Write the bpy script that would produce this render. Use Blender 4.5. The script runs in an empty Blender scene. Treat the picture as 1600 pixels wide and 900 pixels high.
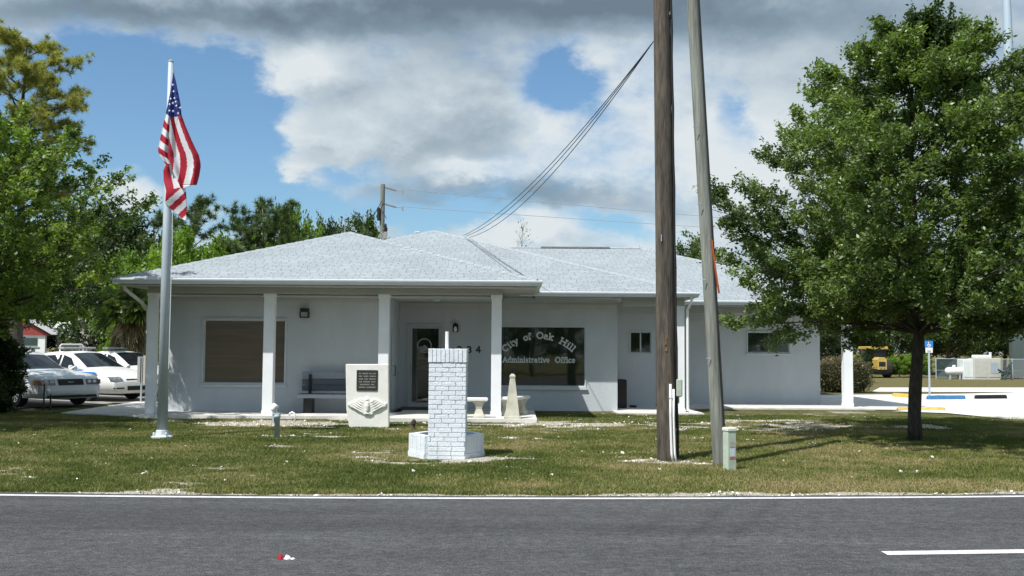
import bpy, math, random
import numpy as np
from mathutils import Vector, Matrix, Quaternion

C = bpy.context.scene.collection
SC = bpy.context.scene
R = math.radians
PI = math.pi

# ------------------------------------------------------------------ camera
F = 1570.0; H0 = 1.65; PITCH = math.atan(95.0/1570.0); ROLL = R(0.38)
fw = Vector((0, math.cos(PITCH), math.sin(PITCH)))
r0 = Vector((1, 0, 0)); u0 = Vector((0, -math.sin(PITCH), math.cos(PITCH)))
rt = r0*math.cos(ROLL) + u0*math.sin(ROLL)
up = u0*math.cos(ROLL) - r0*math.sin(ROLL)
cam = bpy.data.cameras.new('camera'); camo = bpy.data.objects.new('camera', cam); C.objects.link(camo)
cam.sensor_width = 36; cam.lens = 36*F/1600; cam.clip_start = 0.1; cam.clip_end = 3000
camo.matrix_world = Matrix(((rt.x, up.x, -fw.x, 0), (rt.y, up.y, -fw.y, 0), (rt.z, up.z, -fw.z, H0), (0, 0, 0, 1)))
SC.camera = camo

def at(px, py, Y):
    """measured picture position -> world (X, z) on the plane at depth Y"""
    d = fw + rt*((px-800)/F) + up*((450-py)/F)
    s = Y/d.y
    return d.x*s, H0 + d.z*s
def atx(px, Y, py=545): return at(px, py, Y)[0]
def gp(px, py, z=0.0):
    """measured picture position -> world (X, Y) on the ground plane z"""
    d = fw + rt*((px-800)/F) + up*((450-py)/F)
    s = (z-H0)/d.z
    return d.x*s, d.y*s

# ------------------------------------------------------------------ world
SUN_EL = R(57); SUN_AZ = R(42)          # shadows travel 42 deg right of +Y
W = bpy.data.worlds.new("World"); SC.world = W; W.use_nodes = True
nt = W.node_tree; nt.nodes.clear()
def N(tree, typ, **kw):
    n = tree.nodes.new(typ)
    for k, v in kw.items():
        setattr(n, k, v)
    return n
def world():
    L = nt.links
    sky = N(nt, 'ShaderNodeTexSky', sky_type='NISHITA', sun_disc=False, sun_elevation=SUN_EL,
            sun_rotation=math.atan2(-math.sin(SUN_AZ), -math.cos(SUN_AZ)), altitude=10, air_density=1.0, dust_density=1.0, ozone_density=1.6)
    tc = N(nt, 'ShaderNodeTexCoord')
    def M(op, a, b=None, c=None, clamp=False):
        n = N(nt, 'ShaderNodeMath', operation=op, use_clamp=clamp)
        for i, v in enumerate((a, b, c)):
            if v is None: continue
            if isinstance(v, (int, float)): n.inputs[i].default_value = v
            else: L.new(v, n.inputs[i])
        return n.outputs[0]
    def noise(scale, detail, vec, rough=0.55, off=(0, 0, 0)):
        mp = N(nt, 'ShaderNodeMapping'); mp.inputs['Location'].default_value = off
        L.new(vec, mp.inputs[0])
        n = N(nt, 'ShaderNodeTexNoise'); n.inputs['Scale'].default_value = scale
        n.inputs['Detail'].default_value = detail; n.inputs['Roughness'].default_value = rough
        L.new(mp.outputs[0], n.inputs['Vector'])
        return n
    d = tc.outputs['Generated']
    sq = N(nt, 'ShaderNodeMapping'); sq.inputs['Scale'].default_value = (1, 1, 1.7); L.new(d, sq.inputs[0])
    dv = sq.outputs[0]
    sp = N(nt, 'ShaderNodeSeparateXYZ'); L.new(d, sp.inputs[0])
    ay = M('MAXIMUM', M('ABSOLUTE', sp.outputs[1]), 0.04)
    n1 = noise(5.5, 6, dv, 0.58); sc = N(nt, 'ShaderNodeSeparateColor'); L.new(n1.outputs['Color'], sc.inputs[0])
    n2 = noise(14.0, 7, dv, 0.62, (3, 1, 7))
    n3 = noise(30.0, 6, dv, 0.6, (7, 4, 2))
    n4 = noise(8.0, 3, dv, 0.5, (17, 3, 5))
    u = M('ADD', M('DIVIDE', sp.outputs[0], ay), M('MULTIPLY', M('SUBTRACT', sc.outputs[0], .5), .10))
    u = M('ADD', u, M('MULTIPLY', M('SUBTRACT', n2.outputs['Fac'], .5), .05))
    v = M('ADD', M('DIVIDE', sp.outputs[2], ay), M('MULTIPLY', M('SUBTRACT', sc.outputs[1], .5), .09))
    v = M('ADD', v, M('MULTIPLY', M('SUBTRACT', n3.outputs['Fac'], .5), .03))
    def blob(px, py, sx, sy):
        a = M('DIVIDE', M('SUBTRACT', u, (px-800)/F), sx/F)
        b = M('DIVIDE', M('SUBTRACT', v, (545-py)/F), sy/F)
        return M('EXPONENT', M('MULTIPLY', M('ADD', M('MULTIPLY', a, a), M('MULTIPLY', b, b)), -1.0))
    def total(lst, start):
        acc = start
        for px, py, sx, sy, w in lst:
            acc = M('MULTIPLY_ADD', blob(px, py, sx, sy), w, acc)
        return acc
    cov = M('ADD', M('MULTIPLY', n2.outputs['Fac'], 0.9), 0.26)
    cov = total([(230, 175, 185, 95, -.95), (330, 250, 130, 80, -.6), (600, 250, 35, 25, -.2), (610, 60, 40, 20, -.15), (60, 130, 170, 60, -.45), (868, 120, 48, 36, -.95), (300, 350, 160, 28, -.25), (1140, 165, 26, 40, -.45),
                 (470, 330, 170, 36, -.40), (690, 345, 110, 24, -.6), (950, 352, 90, 18, -.5), (560, 250, 40, 30, -.15), (1120, 60, 60, 20, -.1), (380, 110, 60, 30, -.3), (230, 100, 140, 30, -.3), (545, 270, 50, 16, -.4), (395, 165, 30, 14, -.35),
                 (0, 270, 120, 60, -.2), (200, 290, 60, 40, .35), (460, 110, 70, 60, .6), (480, 215, 80, 34, .5), (470, 265, 50, 20, .3), (800, 370, 90, 24, .5), (350, 120, 16, 14, .3), (485, 215, 60, 26, .35), (468, 268, 26, 12, .4), (330, 335, 45, 26, .6), (215, 285, 45, 45, .45), (400, 280, 60, 40, -.3), (1330, 200, 300, 200, .3),
                 (620, 0, 700, 42, .6), (650, 180, 160, 110, .4)], cov)
    cov = M('ADD', cov, M('MULTIPLY', M('SUBTRACT', n3.outputs['Fac'], .5), .32))
    mask = N(nt, 'ShaderNodeMapRange', interpolation_type='SMOOTHSTEP'); L.new(cov, mask.inputs[0])
    mask.inputs[1].default_value = 0.34; mask.inputs[2].default_value = 0.96
    rim = N(nt, 'ShaderNodeMapRange', interpolation_type='SMOOTHSTEP'); L.new(cov, rim.inputs[0]); rim.inputs[1].default_value = .5; rim.inputs[2].default_value = 1.15; rim.inputs[3].default_value = .20; rim.inputs[4].default_value = -.04
    br = M('ADD', M('ADD', M('MULTIPLY', n4.outputs['Fac'], .5), 0.35), rim.outputs[0])
    br = M('ADD', br, M('MULTIPLY', M('SUBTRACT', n3.outputs['Fac'], .5), .45))
    br = M('ADD', br, M('MULTIPLY', M('SUBTRACT', n2.outputs['Fac'], .5), .62))
    br = total([(470, 95, 70, 42, .45), (430, 130, 40, 30, .2), (560, 150, 60, 30, -.12), (760, 190, 60, 40, -.08), (690, 130, 50, 35, .12), (480, 215, 85, 30, .42), (730, 262, 80, 20, .5), (920, 225, 90, 60, .55), (905, 105, 60, 45, .15), (1150, 240, 110, 90, .6), (1000, 120, 60, 60, .25),
                (800, 372, 80, 26, .75), (1020, 365, 90, 25, .35), (470, 268, 40, 14, .4), (610, 190, 60, 50, .12), (330, 340, 60, 35, .5), (215, 280, 50, 50, .4), (600, 185, 70, 40, .12), (1200, 60, 120, 40, .15),
                (1050, 0, 330, 60, -.52), (600, 8, 320, 30, -.38), (150, 10, 300, 34, -.40), (800, 312, 190, 26, -.50), (620, 270, 90, 60, -.12), (1080, 310, 60, 22, -.1), (620, 110, 90, 70, .02)], br)
    ramp = N(nt, 'ShaderNodeValToRGB'); L.new(br, ramp.inputs[0])
    e = ramp.color_ramp.elements; e[0].position = 0.0; e[0].color = (.165, .225, .285, 1); e[1].position = 1.0; e[1].color = (.76, .82, .85, 1)
    for pos, c in ((.30, (.24, .33, .41, 1)), (.55, (.37, .46, .54, 1)), (.78, (.58, .67, .73, 1))):
        x = e.new(pos); x.color = c
    mul = N(nt, 'ShaderNodeVectorMath', operation='SCALE'); L.new(ramp.outputs[0], mul.inputs[0]); mul.inputs['Scale'].default_value = 9.0
    tint = N(nt, 'ShaderNodeMix', data_type='RGBA', blend_type='MULTIPLY'); tint.inputs[0].default_value = 1.0
    L.new(sky.outputs[0], tint.inputs[6]); tint.inputs[7].default_value = (.90, 1.15, 1.27, 1)
    mix = N(nt, 'ShaderNodeMix', data_type='RGBA'); L.new(mask.outputs[0], mix.inputs[0]); L.new(tint.outputs[2], mix.inputs[6]); L.new(mul.outputs[0], mix.inputs[7])
    bg = N(nt, 'ShaderNodeBackground'); L.new(mix.outputs[2], bg.inputs[0]); bg.inputs[1].default_value = 0.10
    out = N(nt, 'ShaderNodeOutputWorld'); L.new(bg.outputs[0], out.inputs[0])
world()
sl = bpy.data.lights.new('sun', 'SUN'); sl.energy = 5.0; sl.angle = R(0.55); sl.color = (1.0, .965, .91)
so = bpy.data.objects.new('sun', sl); C.objects.link(so); so.location = (-20, -20, 40)
sdir = Vector((math.sin(SUN_AZ)*math.cos(SUN_EL), math.cos(SUN_AZ)*math.cos(SUN_EL), -math.sin(SUN_EL)))
so.rotation_euler = sdir.to_track_quat('-Z', 'Y').to_euler()
vs = SC.view_settings
vs.view_transform = 'Standard'; vs.look = 'None'; vs.gamma = 1; vs.use_curve_mapping = False; vs.exposure = 0.12
SC.cycles.max_bounces = 6; SC.cycles.transparent_max_bounces = 8; SC.cycles.use_denoising = True

# ------------------------------------------------------------------ materials
def mat(name, col, rough=.65, var=.12, scale=4.0, bump=0.0, bscale=60.0, metal=0.0, spec=.4, col2=None, detail=5, stretch=(1, 1, 1), fine=0.0):
    m = bpy.data.materials.new(name); m.use_nodes = True
    t = m.node_tree; L = t.links; b = t.nodes['Principled BSDF']
    b.inputs['Roughness'].default_value = rough; b.inputs['Metallic'].default_value = metal; b.inputs['Specular IOR Level'].default_value = spec
    tc = N(t, 'ShaderNodeTexCoord'); mp = N(t, 'ShaderNodeMapping'); mp.inputs['Scale'].default_value = stretch; L.new(tc.outputs['Object'], mp.inputs[0])
    n = N(t, 'ShaderNodeTexNoise'); n.inputs['Scale'].default_value = scale; n.inputs['Detail'].default_value = detail; n.inputs['Roughness'].default_value = .6
    L.new(mp.outputs[0], n.inputs['Vector'])
    mr = N(t, 'ShaderNodeMapRange'); mr.inputs[1].default_value = .3; mr.inputs[2].default_value = .7; L.new(n.outputs['Fac'], mr.inputs[0])
    a = [min(1, c*(1-var)) for c in col] if col2 is None else col2
    c = [min(1, c*(1+var)) for c in col] if col2 is None else col
    mx = N(t, 'ShaderNodeMix', data_type='RGBA'); mx.inputs[6].default_value = (*a, 1); mx.inputs[7].default_value = (*c, 1); L.new(mr.outputs[0], mx.inputs[0])
    last = mx.outputs[2]
    if fine:
        n3 = N(t, 'ShaderNodeTexNoise'); n3.inputs['Scale'].default_value = bscale; n3.inputs['Detail'].default_value = 3; L.new(mp.outputs[0], n3.inputs['Vector'])
        m3 = N(t, 'ShaderNodeMapRange'); m3.inputs[1].default_value = .3; m3.inputs[2].default_value = .7; m3.inputs[3].default_value = 1-fine; m3.inputs[4].default_value = 1+fine
        L.new(n3.outputs['Fac'], m3.inputs[0])
        v3 = N(t, 'ShaderNodeVectorMath', operation='SCALE'); L.new(last, v3.inputs[0]); L.new(m3.outputs[0], v3.inputs['Scale']); last = v3.outputs[0]
    L.new(last, b.inputs['Base Color'])
    if bump:
        n2 = N(t, 'ShaderNodeTexNoise'); n2.inputs['Scale'].default_value = bscale; n2.inputs['Detail'].default_value = 3; L.new(mp.outputs[0], n2.inputs['Vector'])
        bp = N(t, 'ShaderNodeBump'); bp.inputs['Strength'].default_value = bump; bp.inputs['Distance'].default_value = .01
        L.new(n2.outputs['Fac'], bp.inputs['Height']); L.new(bp.outputs[0], b.inputs['Normal'])
    return m
def leafmat(name, dark, light, trans=.35, rough=.42, sat=None):
    m = bpy.data.materials.new(name); m.use_nodes = True
    t = m.node_tree; L = t.links; b = t.nodes['Principled BSDF']
    b.inputs['Roughness'].default_value = rough; b.inputs['Specular IOR Level'].default_value = .45
    at_ = N(t, 'ShaderNodeAttribute', attribute_name='var')
    mx = N(t, 'ShaderNodeMix', data_type='RGBA'); mx.inputs[6].default_value = (*dark, 1); mx.inputs[7].default_value = (*light, 1); L.new(at_.outputs['Fac'], mx.inputs[0])
    L.new(mx.outputs[2], b.inputs['Base Color'])
    tr = N(t, 'ShaderNodeBsdfTranslucent')
    sc = N(t, 'ShaderNodeVectorMath', operation='MULTIPLY'); L.new(mx.outputs[2], sc.inputs[0]); sc.inputs[1].default_value = (1.5, 1.7, .6); L.new(sc.outputs[0], tr.inputs[0])
    ms = N(t, 'ShaderNodeMixShader'); ms.inputs[0].default_value = trans; L.new(b.outputs[0], ms.inputs[1]); L.new(tr.outputs[0], ms.inputs[2])
    L.new(ms.outputs[0], t.nodes['Material Output'].inputs[0])
    return m
M = {}
M['stucco'] = mat('stucco', (.57, .61, .65), .85, .05, 1.1, .55, 45, col2=(.475, .52, .555), stretch=(1, 1, .4), fine=.05, detail=8)
M['stucco_side'] = M['stucco']
M['trim'] = mat('white_trim', (.80, .82, .83), .5, .05, 3, .05, 20)
M['column'] = mat('column_paint', (.82, .85, .88), .55, .04, 3, .1, 60)
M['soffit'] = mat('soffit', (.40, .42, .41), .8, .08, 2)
M['gutter'] = mat('gutter_metal', (.62, .67, .71), .35, .05, 5, spec=.6)
M['concrete'] = mat('concrete', (.62, .61, .58), .9, .18, 3, .3, 40)
M['stone'] = mat('cast_stone', (.80, .79, .74), .85, .07, 6, .3, 60)
M['stoneold'] = mat('weathered_stone', (.50, .49, .41), .9, .2, 5, .3, 60)
M['brick'] = mat('painted_brick', (.81, .86, .91), .6, .06, 5, .9, 45, col2=(.68, .73, .78), detail=8, fine=.05)
M['mortar'] = mat('mortar', (.60, .64, .69), .9, .1, 9)
M['galv'] = mat('galvanised', (.42, .48, .53), .55, .12, 6, metal=.15, stretch=(1, 1, .2))
M['black'] = mat('black_metal', (.012, .012, .013), .4, .2)
M['dark'] = mat('dark_void', (.015, .017, .018), .6, .2)
M['tyre'] = mat('tyre_rubber', (.02, .02, .022), .8, .2, 20)
M['chrome'] = mat('wheel_rim', (.6, .61, .62), .3, .05, metal=.7)
M['carwhite'] = mat('white_car_paint', (.80, .80, .79), .25, .02, spec=.6)
M['carsilver'] = mat('pale_grey_car_paint', (.66, .70, .72), .25, .03, spec=.6)
M['bluekerb'] = mat('worn_blue_paint', (.05, .17, .36), .7, .2, 9)
M['blue'] = mat('blue_paint', (.03, .20, .55), .4, .1)
M['red'] = mat('red_cloth', (.52, .022, .05), .7, .08)
M['white'] = mat('white_cloth', (.85, .86, .88), .7, .04)
M['navy'] = mat('navy_cloth', (.035, .06, .28), .7, .1)
M['yellow'] = mat('yellow_paint', (.55, .38, .10), .5, .15)
M['yellowold'] = mat('worn_yellow_paint', (.60, .42, .10), .7, .25)
M['wooddark'] = mat('creosote_wood', (.15, .125, .098), .9, .45, 11, .8, 50, stretch=(1, 1, .09), col2=(.032, .029, .026), fine=.35)
M['woodgrey'] = mat('weathered_green_wood', (.29, .305, .27), .9, .3, 14, .5, 50, stretch=(1, 1, .06), col2=(.12, .125, .11), fine=.2)
M['bark'] = mat('bark', (.10, .085, .07), .95, .4, 20, .9, 40, stretch=(1, 1, .35), col2=(.035, .03, .026))
M['lightbark'] = mat('pine_bark', (.20, .17, .14), .95, .4, 12, .5, 40, col2=(.08, .065, .05))
M['bench'] = mat('bench_grey', (.10, .125, .15), .6, .15, 8)
M['benchlight'] = mat('bench_top_board', (.27, .30, .34), .6, .1, 8)
M['pvc'] = mat('grey_pvc', (.45, .52, .55), .5, .06)
M['whitepvc'] = mat('white_pvc', (.82, .83, .83), .45, .03)
M['paleg'] = mat('pale_green_metal', (.46, .54, .44), .6, .12, 7, spec=.3)
M['rust'] = mat('orange_strap', (.38, .09, .03), .7, .3, 12)
M['blind'] = mat('brown_blind', (.115, .088, .058), .25, .2, 2.0, stretch=(.5, 1, 6), spec=.6, detail=7)
M['soil'] = mat('dark_soil', (.06, .045, .035), .95, .4, 30, .8, 60)
M['debris'] = mat('brown_debris', (.07, .045, .04), .95, .6, 9)
M['redroof'] = mat('red_gable', (.25, .05, .04), .8, .1)
M['tanwall'] = mat('tan_wall', (.28, .26, .21), .85, .1)
M['palewall'] = mat('pale_wall', (.72, .74, .72), .85, .05)
M['metalroof'] = mat('pale_metal_roof', (.6, .62, .64), .5, .1)
M['slat'] = mat('green_screen', (.035, .06, .055), .8, .2, 3)
M['text'] = mat('pale_lettering', (.62, .68, .68), .5, .03)
M['cable'] = mat('cable', (.02, .02, .02), .6, .1)
M['lens'] = mat('frosted_lens', (.35, .36, .35), .3, .05)
M['bronze'] = mat('dark_plaque', (.035, .038, .034), .45, .2, 20)
M['bronzetext'] = mat('plaque_lettering', (.30, .30, .27), .5, .1)
M['monopole'] = mat('painted_steel', (.42, .52, .62), .5, .08, 1.5, stretch=(1, 1, .1))
def glassmat(name, col, rough=.03, spec=.6):
    m = bpy.data.materials.new(name); m.use_nodes = True; b = m.node_tree.nodes['Principled BSDF']
    t = m.node_tree; n = N(t, 'ShaderNodeTexNoise'); n.inputs['Scale'].default_value = .7; n.inputs['Detail'].default_value = 2
    tc = N(t, 'ShaderNodeTexCoord'); t.links.new(tc.outputs['Object'], n.inputs['Vector'])
    bp = N(t, 'ShaderNodeBump'); bp.inputs['Strength'].default_value = .12; bp.inputs['Distance'].default_value = .05; t.links.new(n.outputs['Fac'], bp.inputs['Height']); t.links.new(bp.outputs[0], b.inputs['Normal'])
    b.inputs['Base Color'].default_value = (*col, 1); b.inputs['Roughness'].default_value = rough; b.inputs['Specular IOR Level'].default_value = spec
    return m
M['glass'] = glassmat('window_glass', (.018, .026, .017), .03, 1.0)
M['carglass'] = glassmat('car_glass', (.012, .016, .02), .05, .35)
M['headlamp'] = glassmat('headlamp_glass', (.15, .16, .17), .12, .8)
M['amber'] = glassmat('amber_lens', (.5, .2, .08), .2, .6)
M['leaf_oak'] = leafmat('oak_leaves', (.04, .072, .02), (.185, .255, .08), .36, .38)
M['leaf_road'] = leafmat('roadside_leaves', (.045, .085, .018), (.23, .31, .07), .4, .42)
M['leaf_lime'] = leafmat('bright_leaves', (.045, .095, .012), (.20, .31, .045), .42, .42)
M['leaf_dark'] = leafmat('dark_leaves', (.018, .035, .012), (.07, .11, .03), .3, .45)
M['leaf_mid'] = leafmat('background_leaves', (.035, .06, .015), (.13, .19, .045), .35, .5)
M['leaf_pine'] = leafmat('pine_needles', (.03, .06, .018), (.12, .17, .045), .3, .6)
M['leaf_pineyellow'] = leafmat('yellowed_pine_needles', (.12, .125, .03), (.44, .42, .13), .45, .6)
M['frond'] = leafmat('palm_fronds', (.05, .08, .02), (.16, .21, .06), .3, .5)
M['deadfrond'] = leafmat('dead_fronds', (.13, .10, .06), (.50, .43, .32), .25, .7)
M['bushflower'] = leafmat('hedge_leaves', (.035, .05, .018), (.26, .20, .13), .3, .5)

# ------------------------------------------------------------------ object helpers
def tag(o, label=None, cat=None, group=None, kind=None):
    if label: o['label'] = label
    if cat: o['category'] = cat
    if group: o['group'] = group
    if kind: o['kind'] = kind
    return o
def origin(o):
    v = Vector((0, 0, 0))
    while o is not None:
        v = v + o.location; o = o.parent
    return v
def thing(name, label, cat, loc=(0, 0, 0), rz=0, group=None):
    o = bpy.data.objects.new(name, None); C.objects.link(o); o.location = loc; o.rotation_euler = (0, 0, rz); o.empty_display_size = .2
    return tag(o, label, cat, group)
def copy_tree(o, parent=None):
    c = o.copy(); C.objects.link(c); c.parent = parent
    for ch in [k for k in bpy.data.objects if k.parent == o]:
        copy_tree(ch, c)
    return c
class MB:
    def __init__(s): s.v = []; s.f = []; s.mi = []; s.m = 0
    def add(s, vs, fs):
        b = len(s.v); s.v += [tuple(v) for v in vs]; s.f += [tuple(b+i for i in f) for f in fs]; s.mi += [s.m]*len(fs); return s
    def box(s, x0, x1, y0, y1, z0, z1, rot=None):
        vs = [(x, y, z) for z in (z0, z1) for (x, y) in ((x0, y0), (x1, y0), (x1, y1), (x0, y1))]
        if rot:
            cx, cy = (x0+x1)/2, (y0+y1)/2; c, n = math.cos(rot), math.sin(rot)
            vs = [(cx+(x-cx)*c-(y-cy)*n, cy+(x-cx)*n+(y-cy)*c, z) for x, y, z in vs]
        return s.add(vs, [(0, 3, 2, 1), (4, 5, 6, 7), (0, 1, 5, 4), (1, 2, 6, 5), (2, 3, 7, 6), (3, 0, 4, 7)])
    def bevbox(s, x0, x1, y0, y1, z0, z1, b=.01):
        """box with chamfered vertical edges and top"""
        ring = lambda i, z: [(x0+i+b, y0+i, z), (x1-i-b, y0+i, z), (x1-i, y0+i+b, z), (x1-i, y1-i-b, z), (x1-i-b, y1-i, z), (x0+i+b, y1-i, z), (x0+i, y1-i-b, z), (x0+i, y0+i+b, z)]
        return s.rings([ring(b, z0), ring(0, z0+b), ring(0, z1-b), ring(b, z1)], caps=True)
    def rings(s, rs, caps=True, closed=True):
        n = len(rs[0]); vs = [p for r in rs for p in r]; fs = []
        for i in range(len(rs)-1):
            for j in range(n if closed else n-1):
                k = (j+1) % n
                fs.append((i*n+j, i*n+k, (i+1)*n+k, (i+1)*n+j))
        if caps:
            fs.append(tuple(range(n-1, -1, -1))); fs.append(tuple((len(rs)-1)*n+j for j in range(n)))
        return s.add(vs, fs)
    def tube(s, pts, rad, n=8, caps=True):
        pts = [Vector(p) for p in pts]
        if isinstance(rad, (int, float)): rad = [rad]*len(pts)
        rs = []; prev = None
        for i, p in enumerate(pts):
            t = (pts[min(i+1, len(pts)-1)]-pts[max(i-1, 0)]).normalized()
            if prev is None:
                a = t.cross(Vector((0, 0, 1)))
                if a.length < .05: a = t.cross(Vector((1, 0, 0)))
            else:
                a = prev - t*prev.dot(t)
            a.normalize(); prev = a; b = t.cross(a)
            rs.append([p + (a*math.cos(2*PI*k/n) + b*math.sin(2*PI*k/n))*rad[i] for k in range(n)])
        return s.rings(rs, caps)
    def lathe(s, prof, c=(0, 0, 0), n=16, axis='z'):
        rs = []
        for r, h in prof:
            ring = []
            for k in range(n):
                a = 2*PI*k/n; x, y = r*math.cos(a), r*math.sin(a)
                ring.append({'z': (c[0]+x, c[1]+y, c[2]+h), 'y': (c[0]+x, c[1]+h, c[2]+y), 'x': (c[0]+h, c[1]+x, c[2]+y)}[axis])
            rs.append(ring)
        return s.rings(rs, True)
    def prism(s, pts, y0, y1):
        """polygon in X-Z extruded from y0 to y1"""
        n = len(pts)
        return s.rings([[(x, y0, z) for x, z in pts], [(x, y1, z) for x, z in pts]], True)
    def build(s, name, m, parent=None, smooth=False, local=False):
        me = bpy.data.meshes.new(name)
        if parent is not None and not local:
            o0 = origin(parent); s.v = [(x-o0.x, y-o0.y, z-o0.z) for x, y, z in s.v]
        me.from_pydata(s.v, [], s.f)
        for q in (m if isinstance(m, list) else [m]): me.materials.append(q)
        if isinstance(m, list): me.polygons.foreach_set('material_index', s.mi)
        if smooth: me.polygons.foreach_set('use_smooth', [True]*len(s.f))
        me.update()
        import bmesh
        bm = bmesh.new(); bm.from_mesh(me); bmesh.ops.recalc_face_normals(bm, faces=bm.faces); bm.to_mesh(me); bm.free()
        o = bpy.data.objects.new(name, me); C.objects.link(o); o.parent = parent
        return o
def struct(name, mb, m, label=None, smooth=False):
    o = mb.build(name, m, None, smooth); o['kind'] = 'structure'
    if label: o['label'] = label
    return o

# numpy helpers
rng = np.random.default_rng(7)
def vnoise(x, y, scale, seed):
    """smooth lattice noise 0..1"""
    g = np.random.default_rng(seed).random((256, 256))
    X = x/scale; Y = y/scale; xi = np.floor(X).astype(int); yi = np.floor(Y).astype(int)
    fx = X-xi; fy = Y-yi; fx = fx*fx*(3-2*fx); fy = fy*fy*(3-2*fy)
    a = g[xi % 256, yi % 256]; b = g[(xi+1) % 256, yi % 256]; c = g[xi % 256, (yi+1) % 256]; d = g[(xi+1) % 256, (yi+1) % 256]
    return (a*(1-fx)+b*fx)*(1-fy)+(c*(1-fx)+d*fx)*fy
def fbm(x, y, scale, seed, octs=4):
    s = 0; w = 1; tot = 0
    for i in range(octs):
        s = s + w*vnoise(x, y, scale/2**i, seed+i*13); tot += w; w *= .55
    return s/tot
def npmesh(name, verts, nper, m, parent=None, var=None, extra=None):
    """verts (n*nper,3): one polygon per nper verts"""
    n = len(verts)//nper
    me = bpy.data.meshes.new(name); me.vertices.add(n*nper); me.vertices.foreach_set('co', np.asarray(verts, dtype=np.float32).ravel())
    me.loops.add(n*nper); me.loops.foreach_set('vertex_index', np.arange(n*nper, dtype=np.int32))
    me.polygons.add(n); me.polygons.foreach_set('loop_start', np.arange(0, n*nper, nper, dtype=np.int32))
    me.update(calc_edges=True)
    if var is not None:
        a = me.attributes.new('var', 'FLOAT', 'POINT'); a.data.foreach_set('value', np.repeat(var, nper).astype(np.float32))
    me.materials.append(m)
    o = bpy.data.objects.new(name, me); C.objects.link(o); o.parent = parent
    return o
def cards(P, size, aspect, upbias, rg, dirs=None):
    """leaf rhombi at P (n,3) -> verts (4n,3)"""
    n = len(P)
    nr = rg.normal(size=(n, 3)); nr[:, 2] = np.abs(nr[:, 2])+upbias; nr /= np.linalg.norm(nr, axis=1)[:, None]
    t = rg.normal(size=(n, 3)) if dirs is None else dirs + rg.normal(size=(n, 3))*.5
    t -= nr*np.sum(t*nr, axis=1)[:, None]; t /= np.linalg.norm(t, axis=1)[:, None]+1e-9
    b = np.cross(nr, t)
    L_ = (size*rg.uniform(.7, 1.3, n))[:, None]; Wd = L_*aspect
    v = np.empty((n, 4, 3)); v[:, 0] = P - t*L_*.5; v[:, 1] = P + b*Wd*.5 + t*L_*.05; v[:, 2] = P + t*L_*.5; v[:, 3] = P - b*Wd*.5 + t*L_*.05
    return v.reshape(-1, 3)

# ================================================================== GROUND
def edgeY(x):   # near edge line of the road (road bends very slightly away on the right)
    return 11.12 + .0345*x + .0065*x*x
def sandmask(x, y):
    n = fbm(x, y, 1.3, 3, 5); n2 = fbm(x*1.0, y*2.2, .55, 21, 4)
    s = .5 + (.45*n + .55*n2 - .5)*1.7
    def g(cx, cy, sx, sy): return np.exp(-(((x-cx)/sx)**2+((y-cy)/sy)**2))
    k = np.zeros_like(x)
    strip = np.clip(1-np.abs(y-22.0)/2.2, 0, 1)*(x > -7.9)*(x < 9.5)
    k = k + strip*.33
    k = k + .28*g(-5.0, 21.9, 1.8, .9) + .14*g(1.0, 21.6, 3, 1.2) + .12*g(4.5, 23.2, 3, 1.0) + .20*g(3.2, 24.9, 2.6, 1.2)
    k = k + .48*g(2.3, 15.05, .85, .42) + .30*g(3.0, 14.7, .5, .3)
    k = k + .46*g(-1.0, 14.95, .95, .5) + .34*g(-.15, 15.4, .65, .5) + .26*g(-2.0, 15.9, .7, .9)
    k = k + .42*g(-4.3, 18.5, .75, .28) + .36*g(-3.3, 18.6, .6, .2) + .30*g(-6.45, 17.9, .3, .2) + .2*g(-9.2, 22.2, .9, .25)
    k = k + .26*g(6.6, 25.6, 2.6, .8) + .1*g(2.5, 24.5, 1.5, .5)
    ed = y - edgeY(x) - .22
    k = k + .72*np.exp(-(ed/.19)**2) + .30*np.exp(-(ed/.36)**2)*np.clip((x-1)/1.5, 0, 1) + .2*np.exp(-((ed-.25)/.2)**2)*np.exp(-((x-2.3)/1.0)**2)
    return np.clip((s + k - .76)/.10, 0, 1)
def drymask(x, y):
    d = fbm(x, y*1.6, 1.8, 55, 4)*.75 + fbm(x, y, .35, 91, 3)*.35
    d = d + .10*np.exp(-((y-12.4)/.9)**2) + .12*np.exp(-(((x-2.2)/3)**2+((y-16.6)/1.8)**2)) + .05*(x > 0)
    return np.clip((d-.40)/.42, 0, 1)
xs = np.unique(np.concatenate([np.linspace(-600, -60, 12), np.linspace(-60, -16, 34), np.arange(-16, 16.01, .06), np.linspace(16, 60, 34), np.linspace(60, 600, 12)]))
ys = np.unique(np.concatenate([np.linspace(-300, -10, 10), np.linspace(-10, 11, 20), np.arange(11, 27.01, .06), np.linspace(27, 90, 70), np.linspace(90, 1500, 14)]))
gx, gy = np.meshgrid(xs, ys, indexing='ij')
nx, ny = gx.shape
gz = (fbm(gx, gy, 1.5, 5, 4)-.5)*.05
gz = gz*np.clip((gy-edgeY(np.clip(gx, -20, 20))-.15)/1.0, 0, 1)*np.clip((28-gy)/3, 0, 1)*(np.abs(gx) < 16)
me = bpy.data.meshes.new('ground'); nv = nx*ny
me.vertices.add(nv); me.vertices.foreach_set('co', np.stack([gx, gy, gz], -1).reshape(-1, 3).astype(np.float32).ravel())
I = np.arange(nv).reshape(nx, ny)
q = np.stack([I[:-1, :-1], I[1:, :-1], I[1:, 1:], I[:-1, 1:]], -1).reshape(-1, 4)
me.loops.add(q.size); me.loops.foreach_set('vertex_index', q.ravel().astype(np.int32))
me.polygons.add(len(q)); me.polygons.foreach_set('loop_start', np.arange(0, q.size, 4, dtype=np.int32)); me.update(calc_edges=True)
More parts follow.
